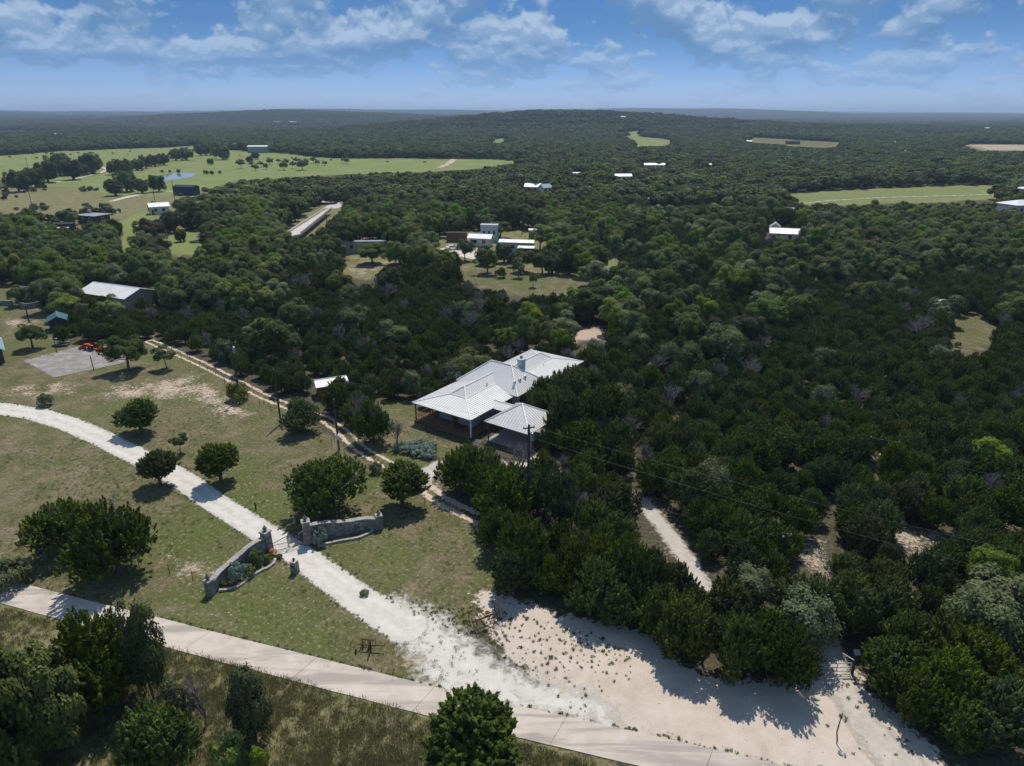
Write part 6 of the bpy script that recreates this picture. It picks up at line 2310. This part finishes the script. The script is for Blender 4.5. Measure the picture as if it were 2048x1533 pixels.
# court furniture
p = at(114, 706)
o = empty('lamp_post', p)
tag(o, 'twin-headed lamp post at the upper edge of the concrete court', 'lamp post')
MB().tube([(0, 0, -.2), (0, 0, 2.7)], .07, 8).build('shaft', M['pole_wood'], o)
for s in (-1, 1):
    MB().tube([(0, 0, 2.62), (s * .5, 0, 2.68)], .035, 5).build('arm', M['pole_wood'], o)
    MB().box(s * .5 - .16, s * .5 + .16, -.12, .12, 2.62, 2.74).build('lamp_head', M['statue_stone'], o)
p = at(188, 741)
o = empty('court_post', p)
tag(o, 'bare dark post at the lower edge of the concrete court', 'post')
MB().tube([(0, 0, -.2), (-.06, 0, 2.5)], .07, 8).build('shaft', M['pole_wood'], o)
MB().lathe((-.06, 0, 2.5), [(.08, 0), (.05, .06), (.01, .08)], 8).build('cap', M['dark_metal'], o)
p = at(128, 692)
o = empty('picnic_table', p, R(20))
tag(o, 'grey wooden picnic table on the lawn above the concrete court', 'table')
for k in range(4):
    MB().box(-.9, .9, -.36 + .185 * k, -.36 + .185 * k + .165, .70, .75).build('tabletop_plank', M['dead_wood'], o)
for s in (-1, 1):
    MB().box(-.9, .9, s * .7 - .13, s * .7 + .13, .42, .46).build('bench_plank', M['dead_wood'], o)
    for x in (-.65, .65):
        MB().tube([(x, s * .75, 0), (x, s * .2, .7)], .04, 5).build('leg', M['dead_wood'], o)
# round stone enclosure and low wall
p = at(66, 613)
o = empty('stone_enclosure', p)
tag(o, 'round dry-stone enclosure on the lawn at the left', 'stone wall')
for k in range(18):
    a0, a1 = 2 * PI * k / 18, 2 * PI * (k + .97) / 18
    hh = 1.25 + random.uniform(-.06, .06)
    MB().hexa([(2.3 * math.cos(a0), 2.3 * math.sin(a0), -.05), (2.3 * math.cos(a1), 2.3 * math.sin(a1), -.05), (1.95 * math.cos(a1), 1.95 * math.sin(a1), -.05), (1.95 * math.cos(a0), 1.95 * math.sin(a0), -.05)],
              [(2.3 * math.cos(a0), 2.3 * math.sin(a0), hh), (2.3 * math.cos(a1), 2.3 * math.sin(a1), hh), (1.95 * math.cos(a1), 1.95 * math.sin(a1), hh), (1.95 * math.cos(a0), 1.95 * math.sin(a0), hh)]).build('wall_segment', M['rubble'], o)
a, b_ = at(-30, 612), at(26, 611)
o = empty('low_wall', a, math.atan2((b_ - a).y, (b_ - a).x))
tag(o, 'low dry-stone wall at the left edge by the round enclosure', 'stone wall')
L = (b_ - a).length
for k in range(5):
    MB().box(L * k / 5, L * (k + .98) / 5, -.25, .25, -.05, 1.1 + random.uniform(-.05, .05)).build('wall_segment', M['rubble'], o)
plant('dead', at(1292, 968), 4.5, 1.6, 'heap of grey cut branches beside the pale spur track', var=0, cat='brush pile')
g, L_ = crown_geo(921, 3.3, .6, .45, 110, (.2, .42), 9000, .11, low=-.3, ry=2.1, spiky=.5)
o = empty('sage_bed', at(838, 905), R(-25))
tag(o, 'wide bed of pale sage-green plants in the yard before the porch', 'shrub')
link('foliage', to_mesh('foliage', g, 'sage_leaf'), o)
link('stem', dead_geo(922, .6, 1.0, 3, .03, 6).mesh('stem', M['bark']), o)
plant('bush', at(752, 946), 1.7, 1.4, 'grey-green bush between the two ruts of the track, left of the round juniper')
plant('bush', at(728, 1190), 1.0, .45, 'lone green tuft growing in the middle of the white driveway')

# ----------------------------------------------------------------- far setting: roads, bridge, pond
def line_px(pix):
    return np.array([tuple(at(*q))[:2] for q in pix])


sheet('meadow_track', 'far_gravel', .10, 1.2, line=line_px([(60, 374), (110, 366), (160, 356), (200, 347), (214, 340), (206, 335)]), hw=[1.6] * 6, rim=.5, follow=True)
sheet('white_track', 'far_gravel', .10, 1.0, line=line_px([(225, 403), (250, 396), (290, 388), (330, 384), (362, 383)]), hw=[1.9] * 5, rim=.4, follow=True)
sheet('hay_road', 'far_dirt', .12, 1.5, line=line_px([(880, 336), (895, 329), (908, 320), (915, 312)]), hw=[3.2] * 4, rim=.5, follow=True)
sheet('field_track', 'far_gravel', .12, 1.2, line=line_px([(1560, 412), (1660, 402), (1760, 396), (1880, 393), (2060, 388)]), hw=[1.1] * 5, rim=.5, follow=True)
sheet('car_park', 'far_gravel', .05, .8, poly=wpoly([(878, 498), (940, 486), (960, 500), (950, 520), (905, 512)]), rim=.5)
sheet('asphalt_drive', 'asphalt_dark', .05, .6, line=line_px([(1040, 512), (1090, 516), (1180, 520), (1205, 532), (1232, 546), (1262, 556)]), hw=[1.6] * 6, rim=.3)
sheet('highway', 'asphalt_old', .06, 1.0, line=line_px([(663, 416), (672, 410), (660, 404), (630, 404), (600, 408)]), hw=[4.0, 3.6, 3.4, 3.2, 3.0], rim=.4)


def bridge():
    zt = 2.2
    n0, n1, f0, f1 = at(560, 477, zt), at(602, 468, zt), at(651, 419, zt), at(663, 418, zt)
    o = empty('road_bridge', (n0 + f1) / 2 - Vector((0, 0, zt)))
    tag(o, 'pale concrete road bridge crossing the creek at the left', 'bridge')
    c = o.location.copy()
    Zv = Vector((0, 0, 1))
    K = 6
    for k in range(K):
        a, b_ = n0.lerp(f0, (k + .004) / K) - c, n0.lerp(f0, (k + .996) / K) - c
        d, e = n1.lerp(f1, (k + .004) / K) - c, n1.lerp(f1, (k + .996) / K) - c
        MB().hexa([a - Zv * .6, d - Zv * .6, e - Zv * .6, b_ - Zv * .6], [a, d, e, b_]).build('deck_slab', M['asphalt_old'], o)
    for s0, s1 in ((n0, f0), (n1, f1)):
        a, b_ = s0 - c, s1 - c
        t = (b_ - a).normalized()
        nn_ = Vector((-t.y, t.x, 0)) * .15
        MB().hexa([a - nn_ + Zv * .003, b_ - nn_ + Zv * .003, b_ + nn_ + Zv * .003, a + nn_ + Zv * .003], [a - nn_ + Zv * .75, b_ - nn_ + Zv * .75, b_ + nn_ + Zv * .75, a + nn_ + Zv * .75]).build('parapet', M['far_gravel'], o)
    for k in range(1, 6):
        a, d = n0.lerp(f0, k / 6) - c, n1.lerp(f1, k / 6) - c
        mid = (a + d) / 2
        MB().tube([mid - Zv * (zt + .2), mid - Zv * .55], .6, 8).build('pier', M['far_gravel'], o)


bridge()
# pond
pp = [at(*q) for q in [(294, 358), (310, 354), (330, 350), (350, 347), (385, 346), (392, 349), (384, 355), (352, 361), (320, 364), (300, 363)]]
zz = max(q.z for q in pp) + .12
mb = MB()
mb.add([(q.x, q.y, zz) for q in pp], [tuple(range(len(pp)))])
me = mb.mesh('pond', M['water'])
if me.polygons[0].normal.z < 0:
    me.flip_normals()
tag(link('pond', me), kind='structure')
# dark limestone ledges by the river
o = empty('rock_ledge', at(1375, 410))
tag(o, 'long dark limestone ledge along the river bank right of centre', 'rock ledge')
c = o.location.copy()
lp = [at(*q) for q in [(1300, 418), (1340, 411), (1375, 405), (1410, 399), (1440, 394)]]
for k in range(4):
    for j in range(3):
        a, b_ = lp[k] - c, lp[k + 1] - c
        t = (b_ - a).normalized()
        n_ = Vector((-t.y, t.x, 0))
        w0, w1, h1 = 2.5 * j, 2.5 * j + 2.4, .9 + 1.2 * j + random.uniform(-.2, .2)
        q = [a.lerp(b_, .01) + n_ * w0, a.lerp(b_, .99) + n_ * (w0 + random.uniform(-.6, .6)), a.lerp(b_, .99) + n_ * w1, a.lerp(b_, .01) + n_ * w1]
        MB().hexa([v - Vector((0, 0, .3)) for v in q], [v + Vector((0, 0, h1)) for v in q]).build('ledge_step', M['ledge_rock'], o)


# ----------------------------------------------------------------- meadow trees, scrub, cattle
for u, v, w, kd, lb in ((98, 366, 44, 'field_oak', 'oak at the left of the dense grove before the meadow track'), (122, 352, 46, 'field_oak', 'largest oak of the grove left of the meadow track'), (148, 360, 40, 'field_oak', 'oak at the lower right of the grove left of the meadow track'),
                        (72, 376, 40, 'field_oak', 'low oak at the near left of the grove by the meadow'), (40, 384, 44, 'field_oak', 'bushy oak below the left grove at the scrub field'), (185, 348, 42, 'field_oak', 'round oak right of the left grove, above the meadow track'),
                        (168, 352, 24, 'field_oak', 'small oak squeezed beside the round oak above the track'), (232, 350, 30, 'field_oak', 'first oak of the row right of the meadow track'), (252, 350, 32, 'field_oak', 'second oak of the row right of the meadow track'),
                        (276, 342, 24, 'field_oak', 'third oak of the row right of the meadow track'), (292, 338, 26, 'field_oak', 'fourth oak of the row right of the meadow track'), (310, 334, 24, 'field_oak', 'fifth oak of the row right of the meadow track'),
                        (328, 331, 24, 'field_oak', 'last oak of the row right of the meadow track'), (352, 322, 24, 'field_oak', 'left oak of the clump beyond the gap in the meadow row'), (374, 321, 26, 'field_oak', 'right oak of the clump beyond the gap in the meadow row'),
                        (402, 312, 22, 'field_oak', 'left oak of the far trees below the grey barn'), (420, 311, 24, 'field_oak', 'middle oak of the far trees below the grey barn'), (446, 320, 30, 'field_oak', 'oak in the meadow nearer than the grey barn'), (430, 318, 22, 'silver', 'pale tree beside the oak nearer than the grey barn'),
                        (512, 320, 16, 'field_oak', 'dark round oak in the meadow below the hay barn'), (500, 327, 14, 'field_oak', 'smaller oak just below the round oak under the hay barn'), (421, 330, 13, 'field_oak', 'lone small tree in the meadow above the pond'),
                        (255, 384, 42, 'field_oak', 'large dark oak among scrub below the pond'), (232, 392, 34, 'field_oak', 'wide low oak left of the large one below the pond'), (285, 388, 30, 'field_oak', 'low oak right of the large one below the pond'), (318, 384, 34, 'field_oak', 'leafy oak left of the dark blue barn'),
                        (325, 346, 8, 'bush', 'left of three little bushes above the pond'), (340, 346, 7, 'bush', 'middle of three little bushes above the pond'), (358, 347, 10, 'bush', 'right of three little bushes above the pond'),
                        (412, 350, 12, 'bush', 'left bush of the trio right of the pond'), (424, 350, 10, 'juniper', 'middle bush of the trio right of the pond'), (440, 348, 8, 'juniper', 'right slim bush of the trio right of the pond'),
                        (279, 363, 7, 'bush', 'small bush left of the pond'), (293, 365, 7, 'bush', 'small bush at the lower left of the pond')):
    p = at(u, v)
    w_ = size_at(p, w) * (1.15 if kd == 'field_oak' else 1)
    plant(kd, p, w_, w_ * (.80 if kd == 'field_oak' else .75), lb)
for i, (u, v, w) in enumerate([(482, 338, 22), (512, 342, 16), (503, 333, 12), (523, 336, 14), (532, 339, 13), (540, 330, 16), (558, 329, 12), (568, 341, 20), (573, 330, 14), (585, 338, 16), (605, 341, 26), (613, 330, 14), (627, 328, 16), (635, 331, 12), (650, 332, 12), (686, 327, 12), (694, 328, 14), (592, 326, 12)]):
    p = at(u, v)
    w_ = size_at(p, w)
    plant('sapling' if i % 3 == 0 else 'silver', p, w_, w_ * .85, 'pale small tree of the orchard group in the far meadow', 'orchard trees in the far meadow', cat='tree')
Ps = np.array([BRUSH.min(0) + rng.random(2) * (BRUSH.max(0) - BRUSH.min(0)) for _ in range(420)])
Ps = Ps[inside(Ps, BRUSH)]
Ps = Ps[vnoise(Ps, 14, 31) > 0.47]
n_sc = 0
for x, y in Ps:
    if n_sc >= 60:
        break
    u, v, _ = project(x, y, 0)
    if u < -10 or (230 < u < 360 and v < 404):
        continue
    plant(random.choice(['bush', 'bush', 'juniper', 'mesquite']), (x, y, float(terrain_h(x, y))), random.uniform(1.2, 4.6), random.uniform(0.9, 2.4), 'scrubby bush scattered in the rough field left of the dark blue barn', 'scrub bushes in the rough field', cat='shrub')
    n_sc += 1

# white track trees in the restaurant clearing
for u, v, w, hh, kd, lb in ((975, 548, 56, 52, 'elm', 'green tree at the left end of the clearing below the roadside buildings'), (1002, 556, 26, 22, 'bush', 'round bush in the clearing below the roadside buildings'),
                            (1037, 556, 30, 42, 'elm', 'upright green tree in the middle of the clearing'), (1066, 575, 22, 32, 'elm', 'small slim tree at the lower right of the clearing'), (1104, 548, 38, 40, 'field_oak', 'round dark oak at the right end of the clearing'),
                            (1008, 526, 40, 40, 'field_oak', 'spreading oak with bare trunk in front of the long annexe'), (1200, 540, 46, 46, 'field_oak', 'oak beside the asphalt drive'), (362, 484, 24, 26, 'field_oak', 'lone round tree on the bright green lawn at the left'),
                            (222, 488, 26, 26, 'field_oak', 'dark round tree at the left end of the green slope'), (1915, 695, 14, 12, 'bush', 'small bush in the right-hand glade')):
    p = at(u, v)
    plant(kd, p, size_at(p, w), size_at(p, hh) * .95, lb)


def cow_mesh():
    mb = MB()
    mb.tube([(-.95, 0, 1.05), (-.8, 0, 1.02), (-.2, 0, .98), (.5, 0, 1.0), (.85, 0, 1.1), (1.15, 0, 1.28), (1.35, 0, 1.3), (1.62, 0, 1.12)], [.18, .36, .42, .40, .30, .20, .19, .10], 8)
    for x in (-.7, .55):
        for y in (-.2, .2):
            mb.tube([(x, y, .8), (x + .03, y, .4), (x, y, 0)], [.13, .08, .06], 5)
    mb.tube([(-.98, 0, 1.1), (-1.05, 0, .5)], [.04, .02], 4)
    for y in (-1, 1):
        mb.tube([(1.3, y * .12, 1.42), (1.27, y * .32, 1.4)], [.06, .02], 4)
    return mb.mesh('cow', M['cow_black'], True)


COW = cow_mesh()
cows = [(30, 310), (66, 310), (71, 308), (93, 309), (74, 318), (112, 312), (142, 311), (157, 308), (169, 316), (103, 322), (140, 320), (187, 308), (226, 309), (228, 322), (256, 311), (260, 305), (261, 300), (284, 313), (323, 297), (363, 298), (480, 313), (584, 318), (662, 322), (775, 326), (850, 327), (20, 316)]
for u, v in cows:
    o = link('cow', COW)
    o.location = at(u, v)
    o.rotation_euler = (0, 0, random.uniform(0, 6.28))
    o.scale = (1.15, 1.15, 1.15)
    tag(o, 'black cow grazing in the big green hay meadow', 'cow', 'black cattle in the meadow')


def car(label, u, v, rz, mat):
    o = empty('parked_car', at(u, v) + Vector((0, 0, .06)), R(rz))
    tag(o, label, 'car')
    prof = [(-2.1, .45), (-2.1, .85), (-1.95, .98), (-1.5, 1.02), (-1.1, 1.45), (.45, 1.47), (1.05, 1.0), (1.9, .88), (2.1, .7), (2.1, .4)]
    mb = MB()
    n = len(prof)
    for y, k in ((-.85, .0), (.85, .0)):
        mb.v += [(a, y * (.86 if b_ > 1.2 else 1), b_) for a, b_ in prof]
    mb.f += [tuple(range(n)), tuple(range(2 * n - 1, n - 1, -1))] + [(i, i + n, (i + 1) % n + n, (i + 1) % n) for i in range(n)]
    mb.build('body', M[mat], o)
    g = MB()
    for s in (-1, 1):
        g.hexa([(-1.25, s * .84, 1.05), (.75, s * .84, 1.05), (.75, s * .865, 1.05), (-1.25, s * .865, 1.05)], [(-1.0, s * .76, 1.38), (.4, s * .76, 1.38), (.4, s * .79, 1.38), (-1.0, s * .79, 1.38)])
    g.build('side_window', M['glass'], o)
    MB().hexa([(.55, -.7, 1.4), (1.03, -.76, 1.03), (1.03, .76, 1.03), (.55, .7, 1.4)], [(.6, -.7, 1.43), (1.08, -.76, 1.06), (1.08, .76, 1.06), (.6, .7, 1.43)]).build('windscreen', M['glass'], o)
    for x in (-1.3, 1.3):
        for y in (-.82, .82):
            w = MB().tube([(x, y - .1, .33), (x, y + .1, .33)], .33, 14).build('wheel', M['rubber'], o)
            MB().tube([(x, y - .11, .33), (x, y + .11, .33)], .18, 10).build('rim', M['silver_paint'], w)


car('white car parked under trees right of the roadside buildings', 1266, 500, 12, 'white_paint')
car('silver car parked by the porch of the roadside group', 936, 496, 40, 'silver_paint')
car('white car at the left end of the car park', 905, 500, 25, 'white_paint')


# ----------------------------------------------------------------- small growth and stones
def tuft_mesh(seed, n, h, spread, mat, wid=.02):
    r = np.random.default_rng(seed)
    a = r.uniform(0, 6.28, n)
    rad = spread * r.random(n)
    b0 = np.stack([rad * np.cos(a), rad * np.sin(a), np.zeros(n)], -1)
    lean = r.uniform(.05, .5, n)[:, None]
    a2 = a + r.uniform(-.8, .8, n)
    tip = b0 + np.stack([np.cos(a2), np.sin(a2), np.zeros(n)], -1) * lean * h + np.array([0, 0, 1.0]) * (h * r.uniform(.6, 1.1, n))[:, None]
    side = np.stack([-np.sin(a2), np.cos(a2), np.zeros(n)], -1) * wid
    V = np.stack([b0 - side, b0 + side, tip], 1).reshape(-1, 3)
    return np_mesh('tuft', V, np.arange(3 * n).reshape(-1, 3), [M[mat]])


def rock_mesh(seed):
    r = np.random.default_rng(seed)
    mb = MB()
    n = 7
    rad = r.uniform(.7, 1.1, n)
    lo = [(rad[k] * math.cos(2 * PI * k / n), rad[k] * math.sin(2 * PI * k / n) * .75, -.1) for k in range(n)]
    hi = [(x * .72, y * .72, .42 * r.uniform(.7, 1.1)) for x, y, z in lo]
    mb.add(lo + hi, [tuple(range(n, 2 * n))] + [(k, (k + 1) % n, (k + 1) % n + n, k + n) for k in range(n)])
    return mb.mesh('stone', M['pale_rock'])


def strew(poly, n, w=None):
    lo, hi = poly.min(0), poly.max(0)
    P = lo + rng.random((n, 2)) * (hi - lo)
    return P[inside(P, poly)]


def in_view(P, m_=60):
    u, v, d = project(P[:, 0], P[:, 1], np.zeros(len(P)))
    return P[(d > 0) & (u > -m_) & (u < 2048 + m_) & (v < 1533 + m_)]


def off_lines(P, lines):
    for line, hw in lines:
        s, _ = line_dist(P, line, [1] * len(line))
        P = P[np.abs(s) > hw]
    return P


def strew_obj(name, coll, models, P, s0, s1, label, zs=(.8, 1.2)):
    n = len(P)
    rot = np.zeros((n, 3))
    rot[:, 2] = rng.uniform(0, 6.28, n)
    s = rng.uniform(s0, s1, n)
    return scatter(name, coll, models, np.column_stack([P, np.zeros(n)]), rot, np.stack([s, s, s * rng.uniform(*zs, n)], -1), rng.integers(0, len(models), n), label)


LINES = [(DRIVE, 1.6), (SPUR, 1.1)]
gt = [tuft_mesh(i, 30, .24, .30, 'grass_blade', .018) for i in range(4)]
P = in_view(strew(VERGE, 60000))
P = P[~inside(P, wpoly([(-60, 1172), (60, 1172), (345, 1243), (634, 1316), (879, 1377), (1141, 1436), (1450, 1505), (1560, 1533), (1230, 1545), (1050, 1490), (840, 1434), (600, 1364), (350, 1300), (0, 1216), (-60, 1200)]))]
P = P[vnoise(P, 3.2, 21) + rng.uniform(-.3, .3, len(P)) > .30][:6500]
strew_obj('verge_grass', 'verge_tuft', gt, P, .6, 1.5, 'tall unmown grass of the verge below the concrete road')
lt = [tuft_mesh(20 + i, 26, .11, .20, 'grass_blade', .016) for i in range(3)]
P = off_lines(in_view(strew(LAWN, 60000)), LINES)
P = P[(np.hypot(P[:, 0], P[:, 1]) < 100) & (vnoise(P, 4.0, 22) + rng.uniform(-.3, .3, len(P)) > .45)][:7000]
strew_obj('lawn_grass', 'lawn_tuft', lt, P, .6, 1.4, 'short dry grass of the lawn around the white driveway')
wt = [tuft_mesh(30 + i, 40, .16, .16, 'weed_leaf', .025) for i in range(3)]
WEED = wpoly([(790, 1190), (900, 1215), (970, 1215), (1080, 1240), (1180, 1265), (1260, 1300), (1265, 1360), (1200, 1392), (1110, 1372), (1010, 1320), (930, 1280), (870, 1245)])
P = strew(WEED, 1700)
P = P[vnoise(P, 2.2, 23) + rng.uniform(-.25, .25, len(P)) > .48]
P2 = strew(DIRTLOT, 500)
P2 = P2[vnoise(P2, 2.5, 24) > .62]
E1 = []
for line, hw in ((DRIVE, 1.55), (road_axis, 0.05)):
    for k in range(260 if hw > 1 else 200):
        i = random.randrange(len(line) - 1)
        f = random.random()
        q = line[i] * (1 - f) + line[i + 1] * f
        t = line[i + 1] - line[i]
        t = t / np.hypot(*t)
        E1.append(q + np.array([-t[1], t[0]]) * (random.choice((-1, 1)) * (hw + random.uniform(-.15, .4)) if hw > 1 else random.uniform(0.0, .25)))
P = np.concatenate([P, P2, in_view(np.array(E1))])
strew_obj('roadside_weeds', 'weed_tuft', wt, P, .25, 1.0, 'low green weeds dotting the gravel and the driveway edges')
rocks = [rock_mesh(i) for i in range(4)]
P = off_lines(in_view(strew(LAWN, 16000)), [(DRIVE, 1.4)])
P = P[(vnoise(P, 5.0, 25) + rng.uniform(-.2, .2, len(P)) > .60) & (np.hypot(P[:, 0], P[:, 1]) < 125)][:2000]
P3_ = strew(wpoly([(290, 650), (420, 745), (520, 835), (420, 850), (180, 800), (190, 770), (330, 745)]), 900)
P4_ = np.concatenate([strew(g_, 260) for g_ in GLADE[:3]])
P5_ = strew(DIRTLOT, 500)
P = np.concatenate([P, P3_, P4_, P5_])
strew_obj('loose_stones', 'loose_stone', rocks, P, .03, .11, 'small pale limestone pieces scattered over the lawn and dirt', (.5, 1.0))

# ----------------------------------------------------------------- haze
m, ns, ls, b = new_mat('haze_air')
ns.remove(b)
pv = N(ns, 'ShaderNodeVolumePrincipled')
pv.inputs['Color'].default_value = (0.56, 0.74, 1.0, 1)
pv.inputs['Density'].default_value = 0.00013
pv.inputs['Anisotropy'].default_value = 0.2
ls.new(pv.outputs[0], ns['Material Output'].inputs['Volume'])
HZ = MB().box(-18000, 18000, -18000, 18000, -3, 120).build('haze', m)
tag(HZ, 'thin bluish haze over the far hills', kind='stuff')
